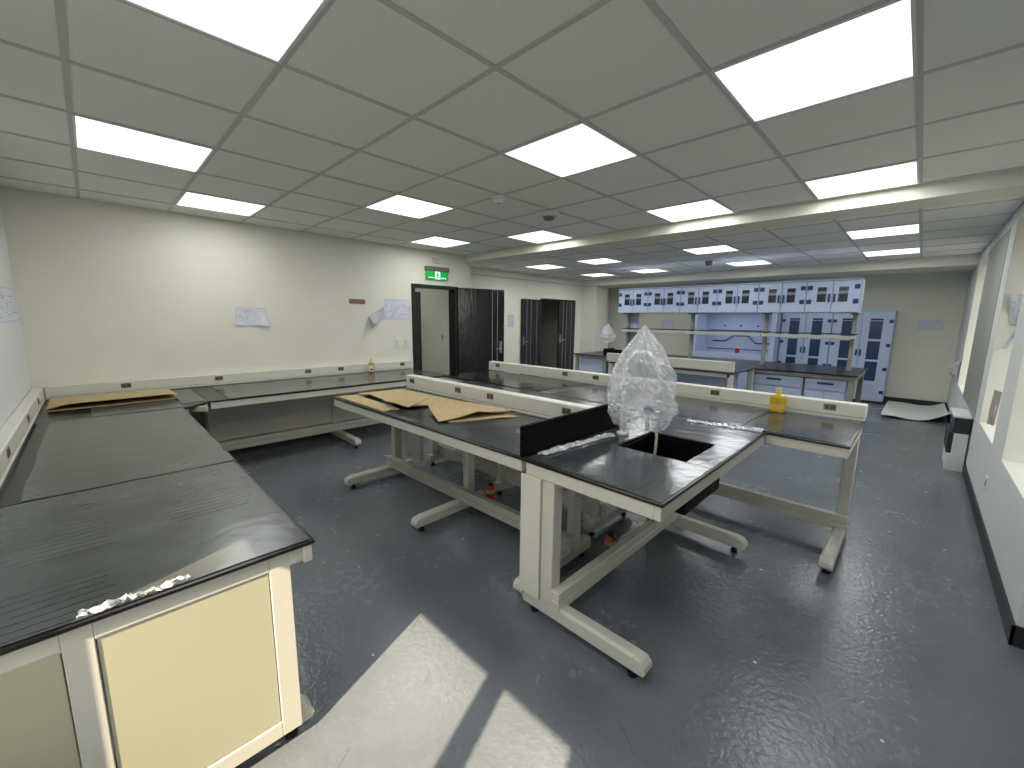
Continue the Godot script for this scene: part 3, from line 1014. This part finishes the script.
	lathe(st, Vector3.ZERO, [[0, 0], [0.03, 0], [0.03, 0.02], [0.014, 0.03], [0.014, 0.42], [0, 0.42]], 10)
	obj("riser", st, M.white, t)
	bag(t, Vector3(0, 0.22, 0), [[0.03, 0.0], [0.14, 0.04], [0.17, 0.12], [0.15, 0.22], [0.1, 0.3], [0.03, 0.36], [0.0, 0.37]], 12)
	# sign on the back wall
	wall_paper("notice_sheet", "white notice sheet on the bare back wall right of the tall cabinets", "paper", Vector3(-0.05, 1.555, ZB), Vector3(0.325, -0.005, 0), Vector3(0, -0.19, 0), Vector3(0, 0, 1), [], paper_mat(5))
	wall_paper("notice_sheet", "small white sheet on the back wall seen under the hanging cupboards", "paper", Vector3(-4.9, 1.5, ZB), Vector3(0.36, 0, 0), Vector3(0, -0.26, 0), Vector3(0, 0, 1), [], paper_mat(6))
	# white sheet on the floor
	var rng := RandomNumberGenerator.new()
	rng.seed = 77
	var g := []
	for i in 15:
		var row := []
		for j in 19:
			var u := i / 14.0
			var v := j / 18.0
			var p := Vector3(-0.3, 0, -8.68).lerp(Vector3(0.46, 0, -8.86), u).lerp(Vector3(-0.29, 0, -10.42).lerp(Vector3(0.44, 0, -10.42), u), v)
			p.y = 0.012 + 0.02 * (0.5 + 0.5 * sin(u * 9.0 + v * 5.0)) + 0.10 * pow(u, 6.0) * (1.0 - v * 0.3) + 0.03 * pow(1.0 - u, 5.0) + rng.randf() * 0.004
			if u > 0.7 and v < 0.15:
				p.y += 0.05 * (u - 0.7) * 3.0
			row.append(p)
		g.append(row)
	st = new_st()
	sheet(st, g, Vector3(0, -0.004, 0))
	tag(obj("floor_sheet", st, M.sheet), "crumpled white foam sheet lying on the floor by the back wall", "sheet")

func bag(p: Node3D, o: Vector3, prof: Array, seg := 28, squash := 1.0, sd := 9) -> void:
	var n := FastNoiseLite.new()
	n.seed = sd
	n.frequency = 3.5
	n.fractal_octaves = 3
	var rows := []
	var fineprof := []
	for i in prof.size() - 1:
		for k in 6:
			fineprof.append([lerpf(prof[i][0], prof[i + 1][0], k / 6.0), lerpf(prof[i][1], prof[i + 1][1], k / 6.0)])
	fineprof.append(prof[-1])
	for q in fineprof:
		var row := []
		for k in seg:
			var a := TAU * k / seg
			var d := Vector3(cos(a), 0, sin(a) * squash)
			var r: float = q[0] * (1.0 + 0.22 * n.get_noise_3d(d.x * 0.5, q[1] * 1.2, d.z * 0.5) + 0.05 * sin(a * 7.0 + q[1] * 9.0) + 0.09 * n.get_noise_3d(d.x * 3.0, q[1] * 9.0, d.z * 3.0))
			row.append(o + d * r + Vector3(0, q[1] + 0.012 * n.get_noise_2d(a, 5.0), 0))
		rows.append(row)
	var st := new_st()
	for i in rows.size() - 1:
		for k in seg:
			var k2 := (k + 1) % seg
			quad(st, rows[i][k], rows[i][k2], rows[i + 1][k2], rows[i + 1][k], rows[i][k] - o)
	obj("plastic_bag", st, M.bag, p)

func _ready() -> void:
	# camera
	var cam := Camera3D.new()
	cam.name = "camera"
	cam.fov = 86.07
	cam.near = 0.02
	cam.far = 200.0
	add_child(cam)
	cam.position = Vector3(0, 1.48, 0)
	cam.rotation = Vector3(-0.1568, 0.7771, 0.0117)
	cam.current = true
	# sky, sun, exposure
	var env := Environment.new()
	env.background_mode = Environment.BG_SKY
	var sky := Sky.new()
	var sm := ProceduralSkyMaterial.new()
	sm.sky_top_color = Color(0.74, 0.78, 0.82)
	sm.sky_horizon_color = Color(0.88, 0.86, 0.81)
	sm.ground_horizon_color = Color(0.6, 0.58, 0.53)
	sm.ground_bottom_color = Color(0.45, 0.43, 0.4)
	sm.sky_energy_multiplier = 1.9
	sm.ground_energy_multiplier = 1.1
	sky.sky_material = sm
	env.sky = sky
	env.tonemap_mode = Environment.TONE_MAPPER_LINEAR
	env.tonemap_exposure = 1.22
	env.sdfgi_enabled = true
	env.ssao_enabled = true
	env.ssil_enabled = true
	var we := WorldEnvironment.new()
	we.name = "environment"
	we.environment = env
	add_child(we)
	var sun := DirectionalLight3D.new()
	sun.name = "sun"
	sun.light_energy = 4.4
	sun.light_color = Color(1.0, 0.93, 0.81)
	sun.light_angular_distance = 0.6
	sun.shadow_enabled = true
	add_child(sun)
	sun.look_at_from_position(Vector3.ZERO, Vector3(-0.383, -1.0, -0.988))
	make_materials()
	build_lights()
	build_room()
	build_doors()
	build_benches()
	build_rear()
	build_small()

# ---------------------------------------------------------------- benches in the room
func build_benches() -> void:
	var WG := "low benches along the walls"
	var IG := "island benches in the middle"
	# near bench along the near wall, in two units
	var b := bench({"label": "nearest wall bench with cream end panels and film on its black top", "group": WG, "at": Vector3(-1.37, 0, -0.455), "turn": PI, "length": 1.07, "d": 0.795, "T": WT,
		"inset": 0.022, "legs": [0.07, 1.0], "film": [[Rect2(0.012, -0.77, 1.05, 0.755), "film_grey", 1.0]]})
	var st := new_st()
	for q in [[-0.075, -0.136, 0.06, 0.665], [-0.53, -0.587, 0.06, 0.665], [-0.74, -0.79, 0.06, 0.665]]:
		bx(st, Vector3(0.0, q[2], q[0]), Vector3(0.012, q[3] + 0.055, q[1]), 0.002)
	bx(st, Vector3(0.0, 0.06, -0.136), Vector3(0.012, 0.115, -0.53), 0.002)
	bx(st, Vector3(0.0, 0.06, -0.587), Vector3(0.012, 0.115, -0.74), 0.002)
	bx(st, Vector3(0.0, 0.672, -0.136), Vector3(0.012, 0.72, -0.53), 0.002)
	bx(st, Vector3(0.0, 0.672, -0.587), Vector3(0.012, 0.72, -0.74), 0.002)
	bx(st, Vector3(0.0, 0.672, -0.01), Vector3(0.012, 0.72, -0.075), 0.002)
	obj("end_frame", st, M.steel, b).position.x = 0.019
	box_part("end_panel", Vector3(0.024, 0.118, -0.139), Vector3(0.03, 0.669, -0.527), M.steel_panel, b, 0.002)
	box_part("end_panel", Vector3(0.024, 0.118, -0.59), Vector3(0.03, 0.669, -0.737), M.steel_panel, b, 0.002)
	bench({"label": "middle wall bench on the near side with rows of marks on its filmed top", "group": WG, "at": Vector3(-2.445, 0, -0.46), "turn": PI, "length": 1.735, "d": 0.79, "T": WT,
		"legs": [0.08, 1.65], "film": [[Rect2(0.006, -0.73, 1.72, 0.72), "film_grey", 1.2]]})
	# corner bench, its free corner cut off
	bench({"label": "corner wall bench with a cut corner carrying a flattened carton", "group": WG, "at": Vector3(-4.185, 0, -0.655), "turn": PI, "length": 1.11, "d": 0.995, "T": WT, "chamfer": 0.165,
		"legs": [1.0], "beam": false, "film": [[Rect2(0.02, -0.72, 1.02, 0.52), "film_grey", 0.6], [Rect2(0.2, -0.18, 0.85, 0.16), "film_grey", 0.6]]})
	bench({"label": "long wall bench under the left wall with a glossy dark top", "group": WG, "at": Vector3(-4.35, 0, -0.66), "turn": PI / 2, "length": 2.62, "d": 0.945, "T": WT, "post": 0.3,
		"legs": [0.1, 1.33, 2.5], "back_panel": true, "film": [[Rect2(0.15, -0.9, 2.44, 0.88), "film_dark", 0.8]]})
	# island
	bench({"label": "front island bench strewn with torn cardboard", "group": IG, "at": Vector3(-3.47, 0, -1.37), "turn": 0.02, "length": 2.15, "d": 0.7, "T": IT,
		"legs": [0.09, 1.13, 2.11], "leg_w": 0.036, "cover": true, "film": [[Rect2(0.02, -0.67, 2.12, 0.66), "film_dark", 0.8]]})
	bench({"label": "inner island bench hidden behind the front socket rail", "group": IG, "at": Vector3(-1.33, 0, -2.835), "turn": PI, "length": 2.14, "d": 0.6, "T": IT,
		"legs": [0.14, 1.07, 2.05], "leg_w": 0.028, "post": 0.13, "film": [[Rect2(0.02, -0.58, 2.1, 0.57), "film_dark", 0.8]]})
	bench({"label": "rear island bench section at the left, before the film wrapped door", "group": IG, "at": Vector3(-3.95, 0, -2.85), "turn": 0.0, "length": 1.53, "d": 0.8, "T": IT,
		"legs": [0.08, 1.45], "film": [[Rect2(0.02, -0.78, 1.45, 0.75), "film_bare", 0.5]]})
	bench({"label": "rear island bench section at the right, carrying the yellow bottle", "group": IG, "at": Vector3(-2.415, 0, -2.85), "turn": 0.0, "length": 2.215, "d": 0.8, "T": IT, "leg_w": 0.04,
		"legs": [0.08, 1.1, 2.178], "film": [[Rect2(0.06, -0.78, 1.6, 0.75), "film_dark", 0.8], [Rect2(1.69, -0.78, 0.51, 0.765), "film_dark", 0.8]]})
	b = bench({"label": "sink bench at the end of the island with a black cut out basin", "group": IG, "at": Vector3(-0.6, 0, -1.41), "turn": PI / 2, "length": 1.435, "d": 0.72, "T": IT,
		"legs": [0.048, 1.38], "wide": true, "hole": Rect2(0.52, -0.5, 0.41, 0.37), "film": [[Rect2(0.012, -0.7, 0.506, 0.688), "film_dark", 0.6], [Rect2(0.932, -0.71, 0.47, 0.7), "film_dark", 0.6], [Rect2(0.522, -0.127, 0.406, 0.117), "film_dark", 0.2], [Rect2(0.522, -0.7, 0.406, 0.197), "film_dark", 0.2]]})
	# basin, an open box below the cut-out
	st = new_st()
	var y1 := IT - 0.019
	var y0 := IT - 0.25
	bx(st, Vector3(0.49, y0, -0.53), Vector3(0.96, y0 + 0.01, -0.1), 0.004)
	bx(st, Vector3(0.49, y0 + 0.01, -0.53), Vector3(0.52, y1, -0.1), 0.004)
	bx(st, Vector3(0.93, y0 + 0.01, -0.53), Vector3(0.96, y1, -0.1), 0.004)
	bx(st, Vector3(0.52, y0 + 0.01, -0.53), Vector3(0.93, y1, -0.5), 0.004)
	bx(st, Vector3(0.52, y0 + 0.01, -0.13), Vector3(0.93, y1, -0.1), 0.004)
	obj("sink_basin", st, M.black, b)
	# pale cover on the near post of the sink bench
	box_part("post_cover", Vector3(-0.002, 0.112, -0.716), Vector3(0.004, IT - 0.077, -0.59), M.rail, b, 0.001)
	# black splash wall
	var t := thing("splash_panel", "upright black splash panel between the cardboard bench and the sink", "splash panel", Vector3(-1.325, IT + 0.0005, -1.412))
	st = new_st()
	bx(st, Vector3(-0.009, 0, 0), Vector3(0.011, 0.158, -0.95), 0.006)
	obj("panel", st, M.black, t)
	# socket rails
	service_rail("socket rail along the left wall above the glossy bench", Vector3(-5.3, 0, 0.34), PI / 2, 3.64, 0.056, WT, 0.858, [0.515, 1.245, 2.155, 2.56, 3.455])
	service_rail("socket rail along the near wall behind the nearest benches", Vector3(-1.38, 0, 0.345), PI, 3.915, 0.062, WT, 0.858, [0.6, 1.69, 2.62, 3.37])
	service_rail("front socket rail on the island behind the torn cardboard", Vector3(-3.47, 0, -2.077), 0.02, 2.13, 0.085, IT, 0.937, [0.1, 0.78, 1.17, 1.89])
	service_rail("rear socket rail on the island behind the yellow bottle", Vector3(-4.03, 0, -3.652), 0.0, 3.83, 0.09, IT, 0.925, [0.175, 1.265, 1.665, 2.85, 3.63])

# ---------------------------------------------------------------- small things
func build_small() -> void:
	var st: SurfaceTool
	# tap under a plastic bag
	var t := thing("bagged_tap", "white gooseneck tap wrapped in a translucent plastic bag beside the sink", "tap", Vector3(-1.19, IT + 0.004, -2.15))
	st = new_st()
	lathe(st, Vector3.ZERO, [[0, 0.0], [0.036, 0.0], [0.036, 0.012], [0.019, 0.02], [0.019, 0.21], [0, 0.21]], 16)
	obj("riser", st, M.white, t)
	st = new_st()
	tube(st, [Vector3(-0.05, 0.165, 0), Vector3(0.17, 0.165, 0)], 0.013, 10)
	tube(st, [Vector3(0.15, 0.17, 0), Vector3(0.15, 0.05, 0)], 0.011, 10)
	obj("cross_pipe", st, M.white, t)
	st = new_st()
	var pts := []
	for k in 17:
		var a := PI * k / 16.0
		pts.append(Vector3(0.1 - cos(a) * 0.105, 0.36 + sin(a) * 0.13, 0.0))
	pts.push_front(Vector3(-0.005, 0.2, 0))
	pts.append(Vector3(0.205, 0.28, 0))
	tube(st, pts, 0.014, 12)
	obj("gooseneck", st, M.white, t)
	st = new_st()
	lathe(st, Vector3(0.165, 0.165, 0.02), [[0, 0], [0.025, 0.0], [0.028, 0.01], [0.028, 0.03], [0, 0.035]], 12)
	obj("valve_knob", st, M.blue, t)
	bag(t, Vector3(0.1, 0.03, 0), [[0.13, 0.03], [0.165, 0.08], [0.19, 0.13], [0.2, 0.18], [0.19, 0.26], [0.165, 0.36], [0.12, 0.46], [0.06, 0.54], [0.012, 0.6], [0.0, 0.605]], 72, 0.8)
	# hose from the bag into the basin
	st = new_st()
	var h := [Vector3(-0.985, IT + 0.08, -2.15), Vector3(-0.97, IT + 0.03, -2.13), Vector3(-0.965, IT - 0.06, -2.11), Vector3(-0.96, IT - 0.18, -2.1)]
	for k in 16:
		var a2 := TAU * k / 14.0
		h.append(Vector3(-0.98 + 0.05 * cos(a2) - 0.03, IT - 0.215 + 0.003 * k * 0.3, -2.08 + 0.06 * sin(a2)))
	tube(st, h, 0.008, 8)
	var hs := obj("drain_hose", st, M.hose, t)
	hs.position = -t.position
	hs.set_meta("label", "thin beige hose hanging into the sink")
	# crumpled strip of film left along the splash panel and bench edge
	var rng := RandomNumberGenerator.new()
	rng.seed = 12
	for q in [[Vector3(-1.385, WT + 0.006, 0.1), Vector3(-1.383, WT + 0.006, -0.12), 0.014, "crinkled clear film edge along the end of the nearest wall bench"], [Vector3(-1.275, IT + 0.006, -1.5), Vector3(-1.22, IT + 0.006, -2.08), 0.05, "crumpled clear film strip lying along the black splash panel"], [Vector3(-1.05, IT + 0.004, -2.76), Vector3(-0.62, IT + 0.004, -2.83), 0.05, "crumpled clear film strip at the joint behind the sink"]]:
		var g := []
		for i in 26:
			var row := []
			for j in 5:
				var p: Vector3 = q[0].lerp(q[1], i / 25.0)
				var sd: Vector3 = (q[1] - q[0]).normalized().cross(Vector3.UP)
				p += sd * (j / 4.0 - 0.5) * q[2] + Vector3(rng.randf_range(-0.006, 0.006), rng.randf_range(0.0, 0.02) * (1.0 if j in [1, 2, 3] else 0.3), rng.randf_range(-0.006, 0.006))
				row.append(p)
			g.append(row)
		st = new_st()
		sheet(st, g, Vector3(0, -0.001, 0))
		tag(obj("film_strip", st, M.bag), q[3], "plastic film", "crumpled film strips on the sink bench")
	# bottles
	t = thing("yellow_bottle", "square yellow detergent bottle with a pale cap beside the rear socket rail", "bottle", Vector3(-0.7, IT + 0.004, -3.55), 0.25)
	st = new_st()
	lathe(st, Vector3.ZERO, [[0, 0], [0.046, 0], [0.051, 0.008], [0.051, 0.112], [0.044, 0.128], [0.018, 0.14], [0, 0.14]], 24, Vector2(1, 0.66))
	obj("body", st, M.yellow, t)
	st = new_st()
	lathe(st, Vector3(0, 0.138, 0), [[0, 0], [0.016, 0], [0.016, 0.012], [0.019, 0.013], [0.019, 0.042], [0, 0.044]], 14)
	obj("cap", st, M.pale_yellow, t)
	st = new_st()
	lathe(st, Vector3.ZERO, [[0.0511, 0.02], [0.0518, 0.02], [0.0518, 0.062], [0.0511, 0.062]], 24, Vector2(1, 0.66))
	obj("label", st, M.label_yellow, t)
	t = thing("oil_bottle", "small clear bottle of yellow liquid standing against the left wall rail", "bottle", Vector3(-5.22, WT + 0.004, -2.6), 0.9)
	st = new_st()
	bx(st, Vector3(-0.036, 0, -0.026), Vector3(0.036, 0.14, 0.026), 0.012)
	obj("body", st, M.oil, t)
	st = new_st()
	lathe(st, Vector3(0, 0.138, 0), [[0, 0], [0.022, 0], [0.013, 0.02], [0.015, 0.022], [0.015, 0.05], [0, 0.052]], 12)
	obj("cap", st, M.pale_yellow, t)
	box_part("label", Vector3(-0.03, 0.03, 0.026), Vector3(0.03, 0.1, 0.0272), M.white, t, 0.0)
	box_part("label_print", Vector3(-0.012, 0.035, 0.0272), Vector3(0.022, 0.055, 0.028), M.label_red, t, 0.0)
	for q in [[Vector3(-2.36, 0, -2.165), "orange bottle on the floor under the cardboard bench"], [Vector3(-1.25, 0, -2.18), "orange bottle on the floor under the sink bench"]]:
		t = thing("orange_bottle", q[1], "bottle", q[0], 0.0, "orange bottles under the island")
		st = new_st()
		lathe(st, Vector3.ZERO, [[0, 0], [0.034, 0], [0.036, 0.008], [0.036, 0.11], [0.028, 0.13], [0, 0.13]], 16)
		obj("body", st, M.orange, t)
		st = new_st()
		lathe(st, Vector3.ZERO, [[0.0361, 0.07], [0.0368, 0.07], [0.0368, 0.105], [0.0361, 0.105]], 16)
		obj("label", st, M.label, t)
		st = new_st()
		lathe(st, Vector3(0, 0.13, 0), [[0, 0], [0.02, 0], [0.02, 0.02], [0.008, 0.03], [0, 0.03]], 12)
		obj("cap", st, M.rubber, t)
	# cardboard on the island
	var y := IT + 0.008
	var G := "torn cardboard pieces on the island"
	bent_sheet("cardboard_sheet", "narrow cardboard strip along the front edge of the island bench", "cardboard", [Vector3(-3.44, y, -1.40), Vector3(-2.68, y, -1.41), Vector3(-2.66, y, -1.53), Vector3(-3.42, y, -1.55)], [[0.9, 0.5, 0.3, 0.012]], 0.005, M.card, G)
	bent_sheet("cardboard_sheet", "large torn cardboard sheet on the left of the island bench", "cardboard", [Vector3(-3.41, y + 0.012, -1.56), Vector3(-2.62, y + 0.014, -1.62), Vector3(-2.5, y + 0.004, -2.04), Vector3(-3.4, y + 0.004, -1.98)], [[0.8, 0.0, 0.35, 0.014], [0.25, 0.0, 0.3, 0.018]], 0.005, M.card, G, 12)
	t = thing("cardboard_sheet", "folded double cardboard sheet with a lifted right edge", "cardboard", Vector3.ZERO, 0.0, G)
	bent_sheet("upper_layer", "", "", [Vector3(-2.49, y + 0.03, -1.66), Vector3(-2.13, y + 0.01, -1.5), Vector3(-1.98, y + 0.03, -2.02), Vector3(-2.49, y + 0.012, -2.03)], [[1.0, 0.5, 0.5, 0.03], [0.0, 0.1, 0.3, 0.02]], 0.005, M.card, "", 12, t)
	bent_sheet("lower_layer", "", "", [Vector3(-2.47, y, -1.72), Vector3(-2.1, y, -1.56), Vector3(-1.9, y, -2.0), Vector3(-2.48, y, -2.03)], [[1.0, 0.7, 0.4, 0.006]], 0.004, M.card, "", 8, t)
	bent_sheet("cardboard_sheet", "small folded cardboard flap standing up in the middle of the pile", "cardboard", [Vector3(-2.86, y + 0.042, -1.5), Vector3(-2.52, y + 0.04, -1.52), Vector3(-2.5, y + 0.085, -1.68), Vector3(-2.92, y + 0.045, -1.68)], [[0.5, 0.3, 0.5, 0.015]], 0.005, M.card, G)
	# flattened carton on the corner bench
	t = thing("flattened_carton", "flattened brown carton gaping at its near side on the corner bench", "carton", Vector3(0, 0, 0))
	var yc := WT + 0.012
	for q in [["carton_base", 0.0, 0.0], ["carton_top", 0.046, 0.012]]:
		var g2 := []
		for i in 13:
			var row := []
			for j in 7:
				var u := i / 12.0
				var v := j / 6.0
				var p := Vector3(-4.6, 0, 0.3).lerp(Vector3(-4.62, 0, -0.48), u).lerp(Vector3(-5.24, 0, 0.31).lerp(Vector3(-5.2, 0, -0.47), u), v)
				p.y = yc + q[2] + (q[1] - q[2]) * (1.0 - v) * minf(1.0, sin(PI * clampf(u * 0.88 + 0.03, 0, 1)) * 2.2)
				row.append(p)
			g2.append(row)
		st = new_st()
		sheet(st, g2, Vector3(0, -0.004, 0))
		obj(q[0], st, M.card, t)
	# papers on walls
	wall_paper("notice_sheet", "white drawing sheet taped to the left wall with a curled lower edge", "paper", Vector3(XL, 1.575, -1.12), Vector3(0, -0.003, -0.305), Vector3(0, -0.2, 0.0), Vector3(1, 0, 0), [[1.0, 1.0, 0.8, 0.05], [0.0, 1.0, 0.5, 0.02]], paper_mat(1))
	wall_paper("notice_sheet", "large white plan sheet beside the doorway on the left wall", "paper", Vector3(XL, 1.74, -2.895), Vector3(0, 0.0, -0.41), Vector3(0, -0.285, 0), Vector3(1, 0, 0), [[1.0, 0.3, 0.3, 0.02]], paper_mat(2))
	wall_paper("notice_sheet", "curled grey paper hanging loose left of the plan sheet", "paper", Vector3(XL, 1.5, -2.66), Vector3(0, 0.135, -0.23), Vector3(0, -0.17, 0.0), Vector3(1, 0, 0), [[0.0, 0.6, 0.9, 0.14], [0.3, 1.0, 0.6, 0.05]], paper_mat(3, Color(0.74, 0.74, 0.78)))
	wall_paper("notice_sheet", "white notice sheet on the near wall at the left picture edge", "paper", Vector3(-4.2, 1.665, ZN), Vector3(-1.03, 0.012, 0), Vector3(0, -0.26, 0), Vector3(0, 0, -1), [[1.0, 1.0, 0.4, 0.012]], paper_mat(4))
	wall_paper("notice_sheet", "pale blue notice sheet between the two dark doors", "paper", Vector3(-6.45, 1.57, -6.4), Vector3(0, 0, -0.19), Vector3(0, -0.27, 0), Vector3(1, 0, 0), [], paper_mat(8, Color(0.72, 0.77, 0.82)))
	t = thing("door_plaque", "small brown plaque on the left wall near the plan sheet", "sign", Vector3(XL, 1.685, -2.507))
	box_part("plate", Vector3(0, -0.03, -0.11), Vector3(0.008, 0.03, 0.11), M.brown, t, 0.002)
	for q in [[-3.07, "left of the two light switches beside the doorway"], [-3.22, "right of the two light switches beside the doorway"]]:
		t = thing("light_switch", q[1], "switch", Vector3(XL, 1.118, q[0]), 0.0, "light switches beside the doorway")
		box_part("plate", Vector3(0, -0.07, -0.036), Vector3(0.008, 0.07, 0.036), M.white, t, 0.003)
		box_part("rocker", Vector3(0.008, -0.045, -0.015), Vector3(0.013, 0.045, 0.015), M.tile_bar, t, 0.002)
	t = thing("light_switch", "light switch on the corridor wall seen through the doorway", "switch", Vector3(-6.0, 1.15, -4.339))
	box_part("plate", Vector3(-0.04, -0.06, 0), Vector3(0.04, 0.06, 0.008), M.white, t, 0.003)
	box_part("rocker", Vector3(-0.018, -0.04, 0.008), Vector3(0.018, 0.04, 0.012), M.socket, t, 0.002)
	# exit sign
	t = thing("exit_sign", "green lit exit sign with a running figure above the doorway", "exit sign", Vector3(XL, 2.055, -3.775))
	box_part("housing", Vector3(0, 0.125, -0.21), Vector3(0.06, 0.19, 0.21), M.socket, t, 0.006)
	box_part("sign_panel", Vector3(0.02, 0, -0.2), Vector3(0.036, 0.125, 0.2), M.exit_green, t, 0.002)
	box_part("light_field", Vector3(0.036, 0.008, -0.045), Vector3(0.0375, 0.118, 0.045), M.exit_white, t, 0.0)
	st = new_st()
	var F := [[0.0, 0.095, 0.012, 0.012], [0.0, 0.07, 0.011, 0.024], [0.016, 0.075, 0.012, 0.006], [-0.016, 0.066, 0.012, 0.006], [0.014, 0.042, 0.007, 0.02], [-0.014, 0.038, 0.012, 0.007], [0.024, 0.022, 0.012, 0.006]]
	for f in F:
		bx(st, Vector3(0.0375, f[1] - f[3], f[0] - f[2]), Vector3(0.0385, f[1] + f[3], f[0] + f[2]))
	obj("running_figure", st, M.exit_green, t)
	for k in [-1, 1]:
		st = new_st()
		for i in 3:
			bx(st, Vector3(0.036, 0.02, k * (0.075 + i * 0.035) - 0.012), Vector3(0.037, 0.034, k * (0.075 + i * 0.035) + 0.012))
		obj("white_marks", st, M.exit_white, t)
	var ol := OmniLight3D.new()
	ol.name = "sign_light"
	ol.light_color = Color(0.4, 1.0, 0.6)
	ol.light_energy = 0.003
	ol.light_size = 0.05
	ol.omni_range = 6.0
	ol.omni_attenuation = 2.0
	ol.shadow_enabled = true
	t.add_child(ol)
	ol.position = Vector3(0.09, 0.06, 0)
	t = thing("wall_box", "small grey cover plate on the left wall above the exit sign", "cover plate", Vector3(XL, 2.34, -3.77))
	box_part("plate", Vector3(0, -0.04, -0.06), Vector3(0.02, 0.04, 0.06), M.tile_bar, t, 0.004)
	# ceiling devices
	t = thing("smoke_detector", "round white smoke detector on the ceiling, the nearer one", "smoke detector", Vector3(-2.586, CH, -2.452), 0.0, "round devices on the ceiling")
	st = new_st()
	lathe(st, Vector3.ZERO, [[0, -0.058], [0.03, -0.058], [0.04, -0.035], [0.055, -0.03], [0.058, -0.004], [0, -0.004]], 20)
	obj("body", st, M.white, t)
	st = new_st()
	lathe(st, Vector3(0, -0.06, 0), [[0, 0.0], [0.012, 0.0], [0.012, 0.004], [0, 0.004]], 12)
	obj("sensor", st, M.hole, t)
	t = thing("ceiling_speaker_box", "white square ceiling device with a dark round centre, behind the smoke detector", "ceiling device", Vector3(-2.607, CH, -3.117), 0.4, "round devices on the ceiling")
	st = new_st()
	bx(st, Vector3(-0.095, -0.045, -0.095), Vector3(0.095, -0.0015, 0.095), 0.012)
	obj("body", st, M.white, t)
	st = new_st()
	lathe(st, Vector3(0, -0.075, 0), [[0, 0], [0.04, 0.0], [0.06, 0.03], [0, 0.03]], 18)
	obj("grille", st, M.socket, t)
	t = thing("smoke_detector", "small dark detector on the rear ceiling above the hanging cupboards", "smoke detector", Vector3(-2.65, CH, -7.343), 0.0, "round devices on the ceiling")
	st = new_st()
	lathe(st, Vector3.ZERO, [[0, -0.075], [0.04, -0.075], [0.055, -0.05], [0.06, -0.002], [0, -0.002]], 18)
	obj("body", st, M.socket, t)
	# box below the window wall
	t = thing("duct_box", "white floor box with a dark recess against the window wall", "floor box", Vector3(XR - 0.0125, 0, -6.02))
	box_part("base", Vector3(-0.13, 0, -0.55), Vector3(0, 0.17, 0), M.wall_white, t, 0.004)
	box_part("body", Vector3(-0.1, 0.17, -0.55), Vector3(0, 0.39, 0), M.wall_white, t, 0.004)
	box_part("dark_block", Vector3(-0.115, 0.39, -0.55), Vector3(0, 0.55, -0.01), M.skirting, t, 0.004)
	box_part("side_block", Vector3(-0.135, 0.17, -0.6), Vector3(-0.1, 0.38, -0.05), M.skirting, t, 0.004)
	box_part("top_plate", Vector3(-0.13, 0.55, -0.56), Vector3(0, 0.572, 0.0), M.white, t, 0.004)
	t = thing("wall_outlet", "small outlet plate low on the window wall", "outlet", Vector3(XR, 0.333, -4.49))
	box_part("plate", Vector3(-0.008, -0.05, -0.035), Vector3(0, 0.05, 0.035), M.white, t, 0.003)
	box_part("slot", Vector3(-0.0095, -0.02, -0.012), Vector3(-0.008, 0.02, 0.012), M.hole, t, 0.0)
	# loose papers in the window niches
	var lp := paper_mat(9, Color(0.7, 0.71, 0.74))
	wall_paper("loose_paper", "torn white paper curling off the reveal of the second window niche", "paper", Vector3(0.5, 1.755, -5.61), Vector3(0.1, -0.02, 0.0), Vector3(0.04, -0.28, 0.0), Vector3(0, 0, 1), [[0.0, 0.0, 0.8, 0.1], [0.9, 1.0, 0.6, 0.12], [0.2, 0.6, 0.3, -0.0]], lp, 12)
	wall_paper("loose_paper", "narrow torn paper strip hanging below the curled paper in the niche", "paper", Vector3(0.59, 1.46, -5.6), Vector3(0.03, 0.01, 0.0), Vector3(-0.07, -0.19, 0.02), Vector3(0, 0, 1), [[0.5, 1.0, 0.9, 0.1]], lp)
	wall_paper("loose_paper", "crumpled grey paper leaning on the sill of the second niche", "paper", Vector3(0.525, 0.91, -5.58), Vector3(0.04, -0.01, 0.06), Vector3(-0.02, -0.29, 0.1), Vector3(0, 0, 1), [[0.5, 0.5, 0.5, 0.05], [0.1, 0.9, 0.4, 0.06], [0.9, 0.2, 0.4, 0.04]], M.cloth, 12)
	wall_paper("loose_paper", "crumpled white plastic at the edge of the third niche", "paper", Vector3(0.47, 0.95, -8.88), Vector3(-0.03, 0.02, -0.2), Vector3(-0.02, -0.26, -0.1), Vector3(-1, 0, 0), [[0.5, 0.5, 0.45, 0.1], [0.8, 0.8, 0.3, 0.08], [0.2, 0.2, 0.3, 0.06], [0.3, 0.8, 0.3, 0.05]], M.cloth_white, 14)
	# specks of plaster on the floor
	st = new_st()
	rng.seed = 99
	for k in 70:
		var p := Vector3(rng.randf_range(-4.0, 0.3), 0.0, rng.randf_range(-5.6, -0.6))
		var s := rng.randf_range(0.003, 0.009)
		bx(st, p - Vector3(s, 0.0, s), p + Vector3(s, s * 0.6, s * 0.7), 0.0, Transform3D(Basis(Vector3.UP, 0.0), Vector3.ZERO))
	var sp := obj("plaster_specks", st, M.white)
	sp.set_meta("kind", "stuff")
	tag(sp, "white plaster specks scattered over the grey floor", "debris")
